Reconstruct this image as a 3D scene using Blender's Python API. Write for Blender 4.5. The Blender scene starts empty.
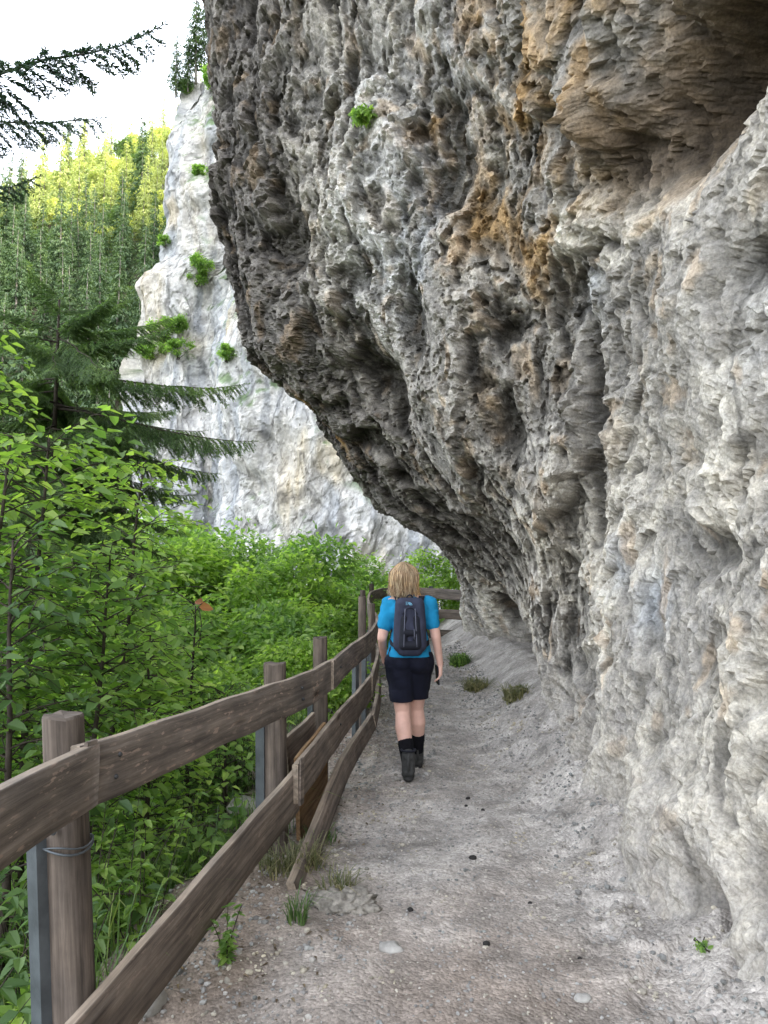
import bpy, bmesh, math, random
import numpy as np
from mathutils import Vector, Matrix

rnd = random.Random(11)
R = math.radians
COL = bpy.context.scene.collection
SC = bpy.context.scene

# ------------------------------------------------------------------ camera
CAMZ, FPX, PITCH = 1.6, 760.0, R(4.74)
cam_d = bpy.data.cameras.new('camera'); cam = bpy.data.objects.new('camera', cam_d); COL.objects.link(cam)
cam.location = (0, 0, CAMZ); cam.rotation_euler = (R(90) + PITCH, 0, 0)
cam_d.sensor_width = 36; cam_d.sensor_fit = 'AUTO'; cam_d.lens = FPX / 1024 * 36
cam_d.clip_start = 0.05; cam_d.clip_end = 3000
SC.camera = cam

def ray(u, v):
    cx, cy = (u - 384) / FPX, (512 - v) / FPX
    d = np.array([cx, math.cos(PITCH) - cy * math.sin(PITCH), math.sin(PITCH) + cy * math.cos(PITCH)])
    return d / d[1]
def at(u, v, Y):
    d = ray(u, v) * Y
    return np.array([d[0], Y, CAMZ + d[2]])

# ------------------------------------------------------------------ noise
def _hash(ix, iy, iz, seed):
    h = (ix.astype(np.uint32) * np.uint32(374761393) + iy.astype(np.uint32) * np.uint32(668265263)
         + iz.astype(np.uint32) * np.uint32(2147483647) + np.uint32((seed * 974711) & 0xffffffff))
    h = (h ^ (h >> np.uint32(13))) * np.uint32(1274126177)
    h = (h ^ (h >> np.uint32(16))) * np.uint32(2246822519)
    h = h ^ (h >> np.uint32(15))
    return h
def _h01(ix, iy, iz, seed): return _hash(ix, iy, iz, seed).astype(np.float64) / 4294967295.0
def vnoise(P, seed=0):                      # smooth gradient-like noise in [-1,1]
    P = np.asarray(P, float); F = np.floor(P).astype(np.int64); f = P - F
    w = f * f * f * (f * (f * 6 - 15) + 10)
    r = 0
    for dx in (0, 1):
        for dy in (0, 1):
            for dz in (0, 1):
                h = _hash(F[:, 0] + dx, F[:, 1] + dy, F[:, 2] + dz, seed)
                gx = ((h & np.uint32(1023)).astype(float) / 511.5 - 1)
                gy = (((h >> np.uint32(10)) & np.uint32(1023)).astype(float) / 511.5 - 1)
                gz = (((h >> np.uint32(20)) & np.uint32(1023)).astype(float) / 511.5 - 1)
                g = gx * (f[:, 0] - dx) + gy * (f[:, 1] - dy) + gz * (f[:, 2] - dz)
                r = r + g * (w[:, 0] if dx else 1 - w[:, 0]) * (w[:, 1] if dy else 1 - w[:, 1]) * (w[:, 2] if dz else 1 - w[:, 2])
    return r * 1.3
def fbm(P, o=4, seed=0, gain=.5):
    a, s, r = 1.0, 1.0, 0
    for k in range(o):
        r = r + a * vnoise(np.asarray(P) * s + k * 17.3, seed + k); a *= gain; s *= 2.03
    return r
def ridged(P, o=4, seed=0):
    a, s, r = 1.0, 1.0, 0
    for k in range(o):
        r = r + a * (1 - np.abs(vnoise(np.asarray(P) * s + k * 9.7, seed + k)) * 2.2); a *= .5; s *= 2.1
    return r / 1.9
def worley(P, seed=0):
    P = np.asarray(P, float); F = np.floor(P).astype(np.int64)
    f1 = np.full(len(P), 9.0); f2 = f1.copy(); cid = np.zeros(len(P))
    for dx in (-1, 0, 1):
        for dy in (-1, 0, 1):
            for dz in (-1, 0, 1):
                ix, iy, iz = F[:, 0] + dx, F[:, 1] + dy, F[:, 2] + dz
                h = _hash(ix, iy, iz, seed)
                qx = ix + (h & np.uint32(1023)).astype(float) / 1023
                qy = iy + ((h >> np.uint32(10)) & np.uint32(1023)).astype(float) / 1023
                qz = iz + ((h >> np.uint32(20)) & np.uint32(1023)).astype(float) / 1023
                d = np.sqrt((qx - P[:, 0]) ** 2 + (qy - P[:, 1]) ** 2 + (qz - P[:, 2]) ** 2)
                m = d < f1
                f2 = np.where(m, f1, np.minimum(f2, d)); cid = np.where(m, (h % np.uint32(1009)) / 1008.0, cid)
                f1 = np.where(m, d, f1)
    return f1, f2, cid
def facet(P, seed=0):
    """every cell gets its own tilted plane: broken, angular rock"""
    P = np.asarray(P, float); F = np.floor(P).astype(np.int64)
    f1 = np.full(len(P), 9.0); f2 = f1.copy(); out = np.zeros(len(P)); off = np.zeros(len(P))
    for dx in (-1, 0, 1):
        for dy in (-1, 0, 1):
            for dz in (-1, 0, 1):
                ix, iy, iz = F[:, 0] + dx, F[:, 1] + dy, F[:, 2] + dz
                h = _hash(ix, iy, iz, seed); g = _hash(ix, iy, iz, seed + 77)
                v = np.stack([ix + (h & np.uint32(1023)) / 1023. - P[:, 0], iy + ((h >> np.uint32(10)) & np.uint32(1023)) / 1023. - P[:, 1], iz + ((h >> np.uint32(20)) & np.uint32(1023)) / 1023. - P[:, 2]], -1)
                d = np.sqrt((v ** 2).sum(1)); m = d < f1
                r = np.stack([(g & np.uint32(1023)) / 511.5 - 1, ((g >> np.uint32(10)) & np.uint32(1023)) / 511.5 - 1, ((g >> np.uint32(20)) & np.uint32(1023)) / 511.5 - 1], -1)
                pl = (v * r).sum(1) + ((h >> np.uint32(7)) & np.uint32(255)) / 255. * .7 - .35
                f2 = np.where(m, f1, np.minimum(f2, d)); out = np.where(m, pl, out); f1 = np.where(m, d, f1)
    return out, f1, f2
def norm(a): return a / (np.linalg.norm(a, axis=-1, keepdims=True) + 1e-9)
def sstep(a, b, x):
    t = np.clip((x - a) / (b - a), 0, 1); return t * t * (3 - 2 * t)
def cubic(xs, ys, x):                       # nonuniform Catmull-Rom, ys (...,n)
    xs = np.asarray(xs, float); ys = np.asarray(ys, float); n = len(xs)
    m = np.zeros_like(ys); s = np.diff(ys, axis=-1) / np.diff(xs)
    m[..., 1:-1] = (s[..., 1:] + s[..., :-1]) / 2; m[..., 0] = s[..., 0]; m[..., -1] = s[..., -1]
    x = np.clip(x, xs[0], xs[-1]); i = np.clip(np.searchsorted(xs, x) - 1, 0, n - 2)
    h = xs[i + 1] - xs[i]; t = (x - xs[i]) / h
    return ((2*t**3 - 3*t**2 + 1) * ys[..., i] + (t**3 - 2*t**2 + t) * h * m[..., i]
            + (-2*t**3 + 3*t**2) * ys[..., i+1] + (t**3 - t**2) * h * m[..., i+1])

# ------------------------------------------------------------------ object helpers
def props(o, label=None, cat=None, group=None, kind=None):
    if label: o['label'] = label
    if cat: o['category'] = cat
    if group: o['group'] = group
    if kind: o['kind'] = kind
    return o
def thing(name, label, cat, loc=(0, 0, 0), rotz=0, group=None):
    o = bpy.data.objects.new(name, None); COL.objects.link(o); o.empty_display_size = .1
    o.location = loc; o.rotation_euler = (0, 0, rotz)
    return props(o, label, cat, group)
def copy_tree(o, parent=None):
    c = o.copy(); COL.objects.link(c)
    if parent: c.parent = parent
    for ch in list(o.children): copy_tree(ch, c)
    return c
def link(name, me, parent=None):
    o = bpy.data.objects.new(name, me); COL.objects.link(o)
    if parent: o.parent = parent
    return o

class MB:
    def __init__(s): s.V = []; s.n = 0; s.F = []; s.A = {}
    def add(s, V, F, mat=0, smooth=True, **attr):
        V = np.asarray(V, float).reshape(-1, 3); F = np.asarray(F, int)
        s.V.append(V); s.F.append((F + s.n, mat, smooth)); s.n += len(V)
        for k, a in attr.items(): s.A.setdefault(k, []).append(np.asarray(a, float))
    def grid(s, P, mat=0, smooth=True, close=False, flip=False, **attr):
        P = np.asarray(P, float); a, b = P.shape[:2]
        I = np.arange(a * b).reshape(a, b)
        if close: I = np.concatenate([I, I[:, :1]], 1)
        F = np.stack([I[:-1, :-1], I[:-1, 1:], I[1:, 1:], I[1:, :-1]], -1).reshape(-1, 4)
        if flip: F = F[:, ::-1]
        s.add(P.reshape(-1, 3), F, mat, smooth, **attr)
    def tube(s, pts, rad, n=6, mat=0, cap=True):
        pts = np.asarray(pts, float); rad = np.broadcast_to(np.asarray(rad, float), (len(pts),))
        T = np.gradient(pts, axis=0); T /= np.linalg.norm(T, axis=1, keepdims=True) + 1e-9
        ref = np.array([0.31, .17, .93]) if abs(T[0, 2]) < .9 else np.array([.95, .2, .1])
        U = np.cross(T, ref); U /= np.linalg.norm(U, axis=1, keepdims=True) + 1e-9
        W = np.cross(T, U); a = np.arange(n) / n * 2 * math.pi
        G = pts[:, None] + rad[:, None, None] * (np.cos(a)[None, :, None] * U[:, None] + np.sin(a)[None, :, None] * W[:, None])
        s.grid(G, mat, True, close=True)
        if cap:
            b = s.n - len(pts) * n
            for off, fl in ((0, 0), ((len(pts) - 1) * n, 1)):
                V = s.V[-1 - (1 if fl else 0)] if False else None
                ring = np.arange(n) + off + b
                s.F.append((ring[None, ::(1 if fl else -1)], mat, False))
    def build(s, name, mats, parent=None):
        me = s.mesh(name, mats); return link(name, me, parent)
    def mesh(s, name, mats):
        me = bpy.data.meshes.new(name)
        V = np.concatenate(s.V); me.vertices.add(len(V)); me.vertices.foreach_set('co', V.ravel().astype(np.float32))
        idx, tot, mi, sm = [], [], [], []
        for F, m, smo in s.F:
            idx.append(F.ravel()); tot.append(np.full(len(F), F.shape[1])); mi.append(np.full(len(F), m)); sm.append(np.full(len(F), smo))
        idx = np.concatenate(idx); tot = np.concatenate(tot); st = np.concatenate([[0], np.cumsum(tot)[:-1]])
        me.loops.add(len(idx)); me.loops.foreach_set('vertex_index', idx.astype(np.int32))
        me.polygons.add(len(tot)); me.polygons.foreach_set('loop_start', st.astype(np.int32)); me.polygons.foreach_set('loop_total', tot.astype(np.int32))
        me.polygons.foreach_set('material_index', np.concatenate(mi).astype(np.int32))
        me.polygons.foreach_set('use_smooth', np.concatenate(sm).astype(bool))
        for k, l in s.A.items():
            a = np.concatenate(l)
            if a.ndim == 1: at_ = me.attributes.new(k, 'FLOAT', 'POINT'); at_.data.foreach_set('value', a.astype(np.float32))
            else: at_ = me.attributes.new(k, 'FLOAT_VECTOR', 'POINT'); at_.data.foreach_set('vector', a.ravel().astype(np.float32))
        me.update(calc_edges=True)
        for m in (mats if isinstance(mats, (list, tuple)) else [mats]): me.materials.append(m)
        return me

# ------------------------------------------------------------------ materials
class NT:
    def __init__(s, name):
        s.m = bpy.data.materials.new(name); s.m.use_nodes = True; s.t = s.m.node_tree; s.t.nodes.clear()
        s.out = s.t.nodes.new('ShaderNodeOutputMaterial')
    def n(s, typ, **kw):
        nd = s.t.nodes.new(typ)
        for k, v in kw.items():
            if k.startswith('i_'): nd.inputs[k[2:].replace('_', ' ')].default_value = v
            else: setattr(nd, k, v)
        return nd
    def l(s, a, b): s.t.links.new(a, b)
    def noise(s, vec, scale, detail=4, rough=.55):
        nd = s.n('ShaderNodeTexNoise'); nd.inputs['Scale'].default_value = scale; nd.inputs['Detail'].default_value = detail; nd.inputs['Roughness'].default_value = rough
        if vec: s.l(vec, nd.inputs['Vector'])
        return nd
    def ramp(s, fac, stops):
        nd = s.n('ShaderNodeValToRGB'); e = nd.color_ramp.elements
        while len(e) < len(stops): e.new(.5)
        for k, (p, c) in enumerate(stops): e[k].position = p; e[k].color = (*c, 1) if len(c) == 3 else c
        s.l(fac, nd.inputs['Fac']); return nd
    def mix(s, fac, a, b, blend='MIX'):
        nd = s.n('ShaderNodeMix', data_type='RGBA', blend_type=blend)
        for sock, val in ((nd.inputs[0], fac), (nd.inputs[6], a), (nd.inputs[7], b)):
            if hasattr(val, 'links'): s.l(val, sock)
            else: sock.default_value = val if isinstance(val, (int, float)) else ((*val, 1) if len(val) == 3 else val)
        return nd.outputs[2]
    def bump(s, h, strength, dist, nrm=None):
        nd = s.n('ShaderNodeBump'); nd.inputs['Strength'].default_value = strength; nd.inputs['Distance'].default_value = dist
        s.l(h, nd.inputs['Height'])
        if nrm: s.l(nrm, nd.inputs['Normal'])
        return nd.outputs['Normal']
    def princ(s, col, rough=.9, spec=.3, nrm=None, metal=0):
        p = s.n('ShaderNodeBsdfPrincipled'); p.inputs['Roughness'].default_value = rough
        p.inputs['Specular IOR Level'].default_value = spec; p.inputs['Metallic'].default_value = metal
        if hasattr(col, 'links'): s.l(col, p.inputs['Base Color'])
        else: p.inputs['Base Color'].default_value = (*col, 1)
        if nrm: s.l(nrm, p.inputs['Normal'])
        s.l(p.outputs[0], s.out.inputs[0]); return p

def mat_vcol(name, bumps, var=.35, vscale=40, rough=.95, spec=.2):
    t = NT(name); tc = t.n('ShaderNodeTexCoord').outputs['Object']
    c = t.n('ShaderNodeAttribute', attribute_name='Col').outputs['Vector']
    nz = t.noise(tc, vscale, 6, .65)
    f = t.ramp(nz.outputs['Fac'], [(.25, (1 - var,) * 3), (.75, (1 + var * .6,) * 3)])
    col = t.mix(1.0, c, f.outputs[0], 'MULTIPLY')
    nz2 = t.noise(tc, vscale * .23, 4)
    f2 = t.ramp(nz2.outputs['Fac'], [(.3, (.86, .86, .88)), (.7, (1.1, 1.08, 1.04))])
    col = t.mix(1.0, col, f2.outputs[0], 'MULTIPLY')
    nrm = None
    for sc, st, di in bumps:
        nrm = t.bump(t.noise(tc, sc, 5, .6).outputs['Fac'], st, di, nrm)
    t.princ(col, rough, spec, nrm); return t.m

def mat_plain(name, col, rough=.8, spec=.3, var=.2, scale=20, bump=0, bscale=60, metal=0):
    t = NT(name); tc = t.n('ShaderNodeTexCoord').outputs['Object']
    nz = t.noise(tc, scale, 5)
    c = t.ramp(nz.outputs['Fac'], [(.3, tuple(x * (1 - var) for x in col)), (.7, tuple(min(1, x * (1 + var)) for x in col))])
    nrm = t.bump(t.noise(tc, bscale, 4).outputs['Fac'], .6, bump) if bump else None
    t.princ(c.outputs[0], rough, spec, nrm, metal); return t.m

def mat_leaf(name, c0, c1, c2, trans=.35, tcol=None, rough=.5, spec=.35, nscale=.8):
    """leaf colours vary per leaf and in broad clumps; part of the light passes through"""
    t = NT(name); geo = t.n('ShaderNodeNewGeometry')
    tc = t.n('ShaderNodeTexCoord').outputs['Object']
    c0, c1, c2 = [tuple(.89 * q_ + .11 * (.35 * c_[0] + .6 * c_[1] + .05 * c_[2]) for q_ in c_) for c_ in (c0, c1, c2)]
    r = t.ramp(geo.outputs['Random Per Island'], [(0, c0), (.55, c1), (1, c2)])
    nz = t.noise(tc, nscale, 3)
    f = t.ramp(nz.outputs['Fac'], [(.3, (.62, .70, .7)), (.5, (1, 1, 1)), (.7, (1.5, 1.38, 1.05))])
    col = t.mix(1.0, r.outputs[0], f.outputs[0], 'MULTIPLY')
    p = t.n('ShaderNodeBsdfPrincipled'); p.inputs['Roughness'].default_value = rough; p.inputs['Specular IOR Level'].default_value = spec
    t.l(col, p.inputs['Base Color'])
    tr = t.n('ShaderNodeBsdfTranslucent')
    tcl = t.mix(1.0, col, tcol or (1.75, 2.0, .85), 'MULTIPLY'); t.l(tcl, tr.inputs['Color'])
    ms = t.n('ShaderNodeMixShader'); ms.inputs[0].default_value = trans
    t.l(p.outputs[0], ms.inputs[1]); t.l(tr.outputs[0], ms.inputs[2]); t.l(ms.outputs[0], t.out.inputs[0])
    return t.m

def mat_wood(name, dark, mid, light, chips=.0):
    t = NT(name); g = t.n('ShaderNodeAttribute', attribute_name='grain').outputs['Vector']
    mp = t.n('ShaderNodeMapping'); mp.inputs['Scale'].default_value = (1.2, 26, 26); t.l(g, mp.inputs['Vector'])
    n1 = t.noise(mp.outputs[0], 1.6, 7, .65)
    mp2 = t.n('ShaderNodeMapping'); mp2.inputs['Scale'].default_value = (2.5, 5, 5); t.l(g, mp2.inputs['Vector'])
    n2 = t.noise(mp2.outputs[0], 1.3, 5, .6)
    c = t.ramp(n1.outputs['Fac'], [(.3, dark), (.52, mid), (.75, light)])
    f = t.ramp(n2.outputs['Fac'], [(.3, (.6, .6, .62)), (.7, (1.3, 1.25, 1.2))])
    col = t.mix(1.0, c.outputs[0], f.outputs[0], 'MULTIPLY')
    if chips:
        mp3 = t.n('ShaderNodeMapping'); mp3.inputs['Scale'].default_value = (9, 34, 34); t.l(g, mp3.inputs['Vector'])
        n3 = t.noise(mp3.outputs[0], 1.5, 3, .5)
        k = t.ramp(n3.outputs['Fac'], [(.585, (0, 0, 0)), (.62, (1, 1, 1))])
        k2 = t.ramp(n2.outputs['Fac'], [(.45, (0, 0, 0)), (.6, (chips,) * 3)])
        kk = t.mix(1.0, k.outputs[0], k2.outputs[0], 'MULTIPLY')
        col = t.mix(kk, col, (.36, .27, .22))
    mk = t.n('ShaderNodeMapping'); mk.inputs['Scale'].default_value = (1.7, 6.5, 6.5); t.l(g, mk.inputs['Vector'])
    vk = t.n('ShaderNodeTexVoronoi'); vk.inputs['Scale'].default_value = 1.0; t.l(mk.outputs[0], vk.inputs['Vector'])
    kk2 = t.ramp(vk.outputs['Distance'], [(.05, (.25, .2, .17)), (.12, (.7, .66, .62)), (.2, (1, 1, 1))]); col = t.mix(1.0, col, kk2.outputs[0], 'MULTIPLY')
    nrm = t.bump(n1.outputs['Fac'], .7, .006); nrm = t.bump(n2.outputs['Fac'], .4, .004, nrm)
    t.princ(col, .85, .25, nrm); return t.m

def mat_gravel(name):
    t = NT(name); tc = t.n('ShaderNodeTexCoord').outputs['Object']
    c = t.n('ShaderNodeAttribute', attribute_name='Col').outputs['Vector']
    nrm = None; col = c
    wv = t.n('ShaderNodeMix', data_type='VECTOR'); wv.inputs[0].default_value = .012; t.l(tc, wv.inputs[4]); t.l(t.noise(tc, 9, 3).outputs['Color'], wv.inputs[5])
    for sc, lo, hi, st, di in ((26, .88, 1.10, .5, .010), (70, .80, 1.19, .8, .006), (210, .9, 1.08, .4, .002)):
        v = t.n('ShaderNodeTexVoronoi'); v.inputs['Scale'].default_value = sc; v.inputs['Randomness'].default_value = 1; t.l(wv.outputs[1], v.inputs['Vector'])
        sp = t.n('ShaderNodeSeparateColor'); t.l(v.outputs['Color'], sp.inputs[0])
        f = t.ramp(sp.outputs[0], [(0, (lo,) * 3), (.6, ((lo + hi) / 2,) * 3), (1, (hi,) * 3)]); col = t.mix(1.0, col, f.outputs[0], 'MULTIPLY')
        e = t.ramp(v.outputs['Distance'], [(.0, (1, 1, 1)), (.75, (0, 0, 0))]); nrm = t.bump(e.outputs[0], st, di, nrm)
    n1 = t.noise(tc, 2.2, 6, .7); f = t.ramp(n1.outputs['Fac'], [(.3, (.74, .72, .70)), (.5, (1, 1, 1)), (.7, (1.16, 1.16, 1.17))]); col = t.mix(1.0, col, f.outputs[0], 'MULTIPLY')
    n2 = t.noise(tc, 40, 6, .7); f = t.ramp(n2.outputs['Fac'], [(.3, (.8, .8, .8)), (.7, (1.14, 1.14, 1.14))]); col = t.mix(1.0, col, f.outputs[0], 'MULTIPLY')
    t.princ(col, .96, .15, nrm); return t.m
M = {}
M['rock'] = mat_vcol('rock', [(26, .7, .02), (90, .8, .007)], .5, 55)
M['cliff'] = mat_vcol('cliff_rock', [(4, .6, .10), (14, .6, .03)], .35, 5)
M['path'] = mat_gravel('path_gravel')
M['ground'] = mat_vcol('forest_soil', [(2, .6, .2), (12, .6, .04)], .3, 6)
M['stone'] = mat_leaf('loose_stone', (.17, .16, .15), (.28, .265, .25), (.42, .40, .375), 0.0, rough=.9, spec=.2, nscale=3)
M['stone1'] = mat_plain('single_stone', (.34, .325, .3), .95, .2, .35, 14, .012, 40)
M['rough_stone'] = mat_plain('rough_stone', (.24, .22, .19), .95, .15, .5, 30, .012, 70)
M['darkstone'] = mat_plain('dark_stone', (.025, .023, .022), .9, .2, .3, 30, .004, 90)
M['wood'] = mat_wood('weathered_board', (.075, .064, .056), (.18, .153, .132), (.29, .255, .225), 1.0)
M['wood_mid'] = mat_wood('weathered_board_brown', (.068, .055, .046), (.168, .138, .115), (.27, .23, .195), .4)
M['wood_edge'] = mat_wood('sawn_board_edge', (.16, .13, .10), (.29, .24, .19), (.42, .36, .29))
M['wood_fresh'] = mat_wood('fresh_board', (.13, .08, .04), (.27, .17, .09), (.38, .26, .15))
M['post'] = mat_wood('post_wood', (.055, .045, .038), (.145, .118, .098), (.25, .21, .18))
M['wood_cap'] = mat_wood('weathered_post_top', (.05, .042, .036), (.115, .095, .08), (.21, .18, .155))
M['steel'] = mat_plain('galvanised_steel', (.10, .112, .122), .5, .5, .25, 12, .002, 70, .35)
M['iron'] = mat_plain('dark_iron', (.06, .06, .062), .6, .4, .3, 40, .002, 80, .5)
M['leaf_near'] = mat_leaf('leaf_maple', (.10, .19, .045), (.17, .29, .06), (.30, .42, .10), .52)
M['leaf_lime'] = mat_leaf('leaf_light', (.12, .21, .035), (.21, .33, .055), (.32, .43, .09), .5)
M['leaf_mid'] = mat_leaf('leaf_shrub', (.10, .19, .045), (.185, .31, .07), (.30, .42, .11), .48, nscale=.9)
M['leaf_dark'] = mat_leaf('leaf_deep', (.055, .115, .035), (.09, .17, .045), (.15, .24, .06), .35)
M['leaf_red'] = mat_leaf('leaf_turning', (.3, .1, .04), (.38, .14, .05), (.45, .2, .07), .35)
M['needle'] = mat_leaf('spruce_needle', (.06, .12, .04), (.10, .18, .055), (.16, .25, .075), .3, nscale=2.5)
M['needle_dark'] = mat_leaf('spruce_needle_dark', (.026, .062, .046), (.042, .09, .058), (.065, .125, .07), .15, nscale=2.5)
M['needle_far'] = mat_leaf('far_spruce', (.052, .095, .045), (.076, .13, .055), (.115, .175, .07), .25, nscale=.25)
M['needle_lit'] = mat_leaf('far_conifer_lit', (.25, .31, .09), (.35, .40, .12), (.46, .48, .18), .3, (1.6, 1.7, .9), nscale=.25)  # conifer needles with sunlight painted into their colour
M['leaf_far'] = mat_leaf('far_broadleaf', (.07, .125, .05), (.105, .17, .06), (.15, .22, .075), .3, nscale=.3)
M['leaf_far_lit'] = mat_leaf('far_broadleaf_lit', (.31, .37, .10), (.42, .46, .14), (.54, .54, .21), .35, (1.6, 1.7, .9), nscale=.3)  # broadleaf foliage brightened in its colour to stand for sun on the ridge
M['grass'] = mat_leaf('grass_blade', (.05, .11, .03), (.09, .17, .04), (.19, .24, .08), .3)
M['litter'] = mat_leaf('dry_leaf', (.06, .042, .026), (.12, .08, .045), (.22, .16, .09), .1)
M['grass_dry'] = mat_leaf('grass_dry', (.10, .12, .05), (.19, .18, .09), (.30, .26, .15), .25)
M['bark'] = mat_plain('bark', (.055, .045, .036), .95, .15, .4, 18, .008, 40)
M['bark_pale'] = mat_plain('bark_pale', (.22, .2, .175), .95, .15, .35, 8, .006, 30)
M['skin'] = mat_plain('skin', (.62, .375, .30), .55, .4, .08, 12)
M['shirt'] = mat_plain('shirt_fabric', (.012, .215, .41), .85, .2, .14, 9, .004, 25)
M['shorts'] = mat_plain('shorts_fabric', (.0075, .0085, .018), .85, .2, .3, 9, .006, 18)
M['sock'] = mat_plain('sock_fabric', (.008, .008, .01), .95, .1, .2, 40)
M['boot'] = mat_plain('boot_leather', (.042, .042, .041), .75, .3, .35, 25, .003, 70)
M['sole'] = mat_plain('boot_sole', (.035, .034, .033), .85, .2, .2, 30)
M['hair'] = mat_leaf('hair_strand', (.20, .115, .05), (.38, .24, .12), (.62, .45, .26), .05, rough=.45, spec=.5, nscale=6)
M['pack'] = mat_plain('pack_fabric', (.032, .035, .058), .8, .25, .2, 14, .003, 60)
M['pack_dark'] = mat_plain('pack_trim', (.012, .013, .02), .8, .25, .2, 14)
M['pack_grey'] = mat_plain('pack_piping', (.10, .105, .14), .7, .3, .15, 14)
M['patch'] = mat_plain('patch_thread', (.22, .48, .66), .8, .2, .1, 14)
M['phone'] = mat_plain('phone_glass', (.006, .006, .007), .25, .5, .1, 4)

# ------------------------------------------------------------------ terrain
FP = [(-1.0, -1.0), (-1.0, 1.2), (-1.07, 2.58), (-.615, 4.55), (-.445, 5.55), (-.215, 7.65), (-.14, 9.7), (-.3, 13.2), (-.2, 15.3), (.15, 16.3), (.85, 16.5), (1.75, 15.9)]
def fence_x(y):
    return np.interp(y, [p[1] for p in FP[:9]], [p[0] for p in FP[:9]])
def shoulder(y): return .25 + .55 * sstep(5.0, 6.2, y) * sstep(10.5, 8.5, y)
def zpath(y): return .24 * sstep(8.5, 16, y)
def leftdip(x, y): return -.17 * sstep(3.9, 2.3, y) * sstep(-.1, -1.0, x)
def H(x, y):
    x = np.asarray(x, float); y = np.asarray(y, float)
    d = np.maximum(fence_x(y) - shoulder(y) - x, (y - 16.9) * np.where(x < 6, 1, 0))
    d = np.maximum(d, 0)
    base = zpath(y) + leftdip(x, y) - np.minimum(.62 * d + .04 * np.minimum(d, 2), 5.5 + .02 * d)
    r = np.hypot(x, y)
    # far hillside, closing the valley ahead and on the left
    e = np.maximum(y * .8 + x * .30 - 50 + 2.5 * np.sin(x * .06) + 2 * np.sin(y * .05 + 1), 0)
    hill = np.minimum(1.41 * e * sstep(0, 14, e), 178)
    hill = hill - np.maximum(y - 196, 0) * 1.7
    hill = np.maximum(hill, 0)
    # unseen mountain mass behind the overhang, right; height shaped to block the sun
    m = np.maximum(x - 4.2 - .15 * np.maximum(y - 18, 0), 0)
    mt = np.minimum(m * 2.6, 58 + m * .62)
    return base + hill + np.minimum(mt, 118)

def spaced(lo, hi, near, n):
    t = np.linspace(-1, 1, n); s = np.sinh(t * 4.2) / np.sinh(4.2)
    return np.where(s < 0, near + s * (near - lo), near + s * (hi - near))
gx = spaced(-420, 330, -2.0, 300); gy = spaced(-160, 520, 6, 300)
X, Y = np.meshgrid(gx, gy)
Z = H(X, Y)
P = np.stack([X, Y, Z], -1)
rr = np.hypot(X, Y)
inpath = (X > fence_x(Y) - .35) & (Y < 17.4) & (X < 6) & (Y > -4)
nz = fbm(P.reshape(-1, 3) * .35, 4, 5).reshape(X.shape)
P[..., 2] += np.where(inpath, -.12, nz * np.clip(rr * .02, .04, 1.2))
g = sstep(-.4, .5, fbm(P.reshape(-1, 3) * .8, 3, 8)).reshape(X.shape)[..., None]
c = np.array([.075, .062, .045]) * (1 - g) + np.array([.05, .08, .03]) * g
mb = MB(); mb.grid(P, Col=c.reshape(-1, 3))
props(mb.build('ground', M['ground']), kind='structure')

# path sheet ------------------------------------------------------------
def path_z(x, y):
    z = zpath(y) + leftdip(x, y)
    z = z - .62 * np.maximum(fence_x(y) - shoulder(y) - .03 - x, 0)
    foot = np.interp(y, [0, 3, 5, 7, 9, 11, 16], [.85, .85, .75, .75, .95, 1.05, .9])
    z = z + (.16 + .26 * sstep(3.6, 5.4, y)) * sstep(foot, foot + 1.0, x) ** 1.4
    return z
ys = [0.6]
while ys[-1] < 19.5: ys.append(ys[-1] + max(.012, .0052 * ys[-1]))
ys = np.array(ys); xs = np.linspace(-1.9, 2.9, 330)
X, Y = np.meshgrid(xs, ys); Z = path_z(X, Y)
pp = np.stack([X, Y, Z], -1).reshape(-1, 3)
e = fbm(pp * [1, 1, 0] * 1.1, 4, 21) * .035 + fbm(pp * [1, 1, 0] * 6, 3, 22) * .011
f1, f2, cid = worley(pp * [13, 13, 0] + .01, 31)
stones = np.where(cid > .62, np.clip(.42 - f1, 0, 1), 0)
edge = sstep(.0, -.75, pp[:, 0] - fence_x(pp[:, 1]) - .75) + .8 * sstep(.7, 1.3, pp[:, 0])
rub = fbm(pp * [3.2, 3.2, 0], 4, 77)
e = e + stones * .05 * (.35 + .8 * np.clip(edge, 0, 1)) + np.clip(edge, 0, 1) * rub * .045
ft = sstep(.7, 1.15, pp[:, 0]) * sstep(10, 7, pp[:, 1]); e = e + ft * ((ridged(pp * [2.2, 2.2, 0] + 3, 4, 78) - .55) * .10 + facet(pp * [5, 5, 0] + .3, 79)[0] * .022)
pp[:, 2] += e
brown = np.clip(sstep(5.2, 2.6, pp[:, 1]) * .75 + sstep(.5, -.3, pp[:, 0] - fence_x(pp[:, 1]) - .15) * .9 + fbm(pp * 1.3, 3, 40) * .5 - .05, 0, 1)[:, None]
c = np.array([.40, .368, .335]) * (1 - brown) + np.array([.275, .222, .182]) * brown
rt = sstep(.6, 1.3, pp[:, 0])[:, None]
c = c * (1 - rt * .6) + np.array([.42, .39, .355]) * rt * .6
c *= (1 + .38 * fbm(pp * 5, 4, 43)[:, None] + .3 * fbm(pp * 1.6, 4, 44)[:, None])
c = np.where((stones > .05)[:, None], c * (.95 + .55 * (cid[:, None] - .62)), c)
fe = fence_x(pp[:, 1]) - shoulder(pp[:, 1]) + .1; wood = sstep(fe, fe - .6, pp[:, 0])[:, None]
c = c * (1 - wood) + np.array([.06, .055, .038]) * wood
mb = MB(); mb.grid(pp.reshape(X.shape + (3,)), Col=np.clip(c, .02, .8))
props(mb.build('path', M['path']), kind='structure')

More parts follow.
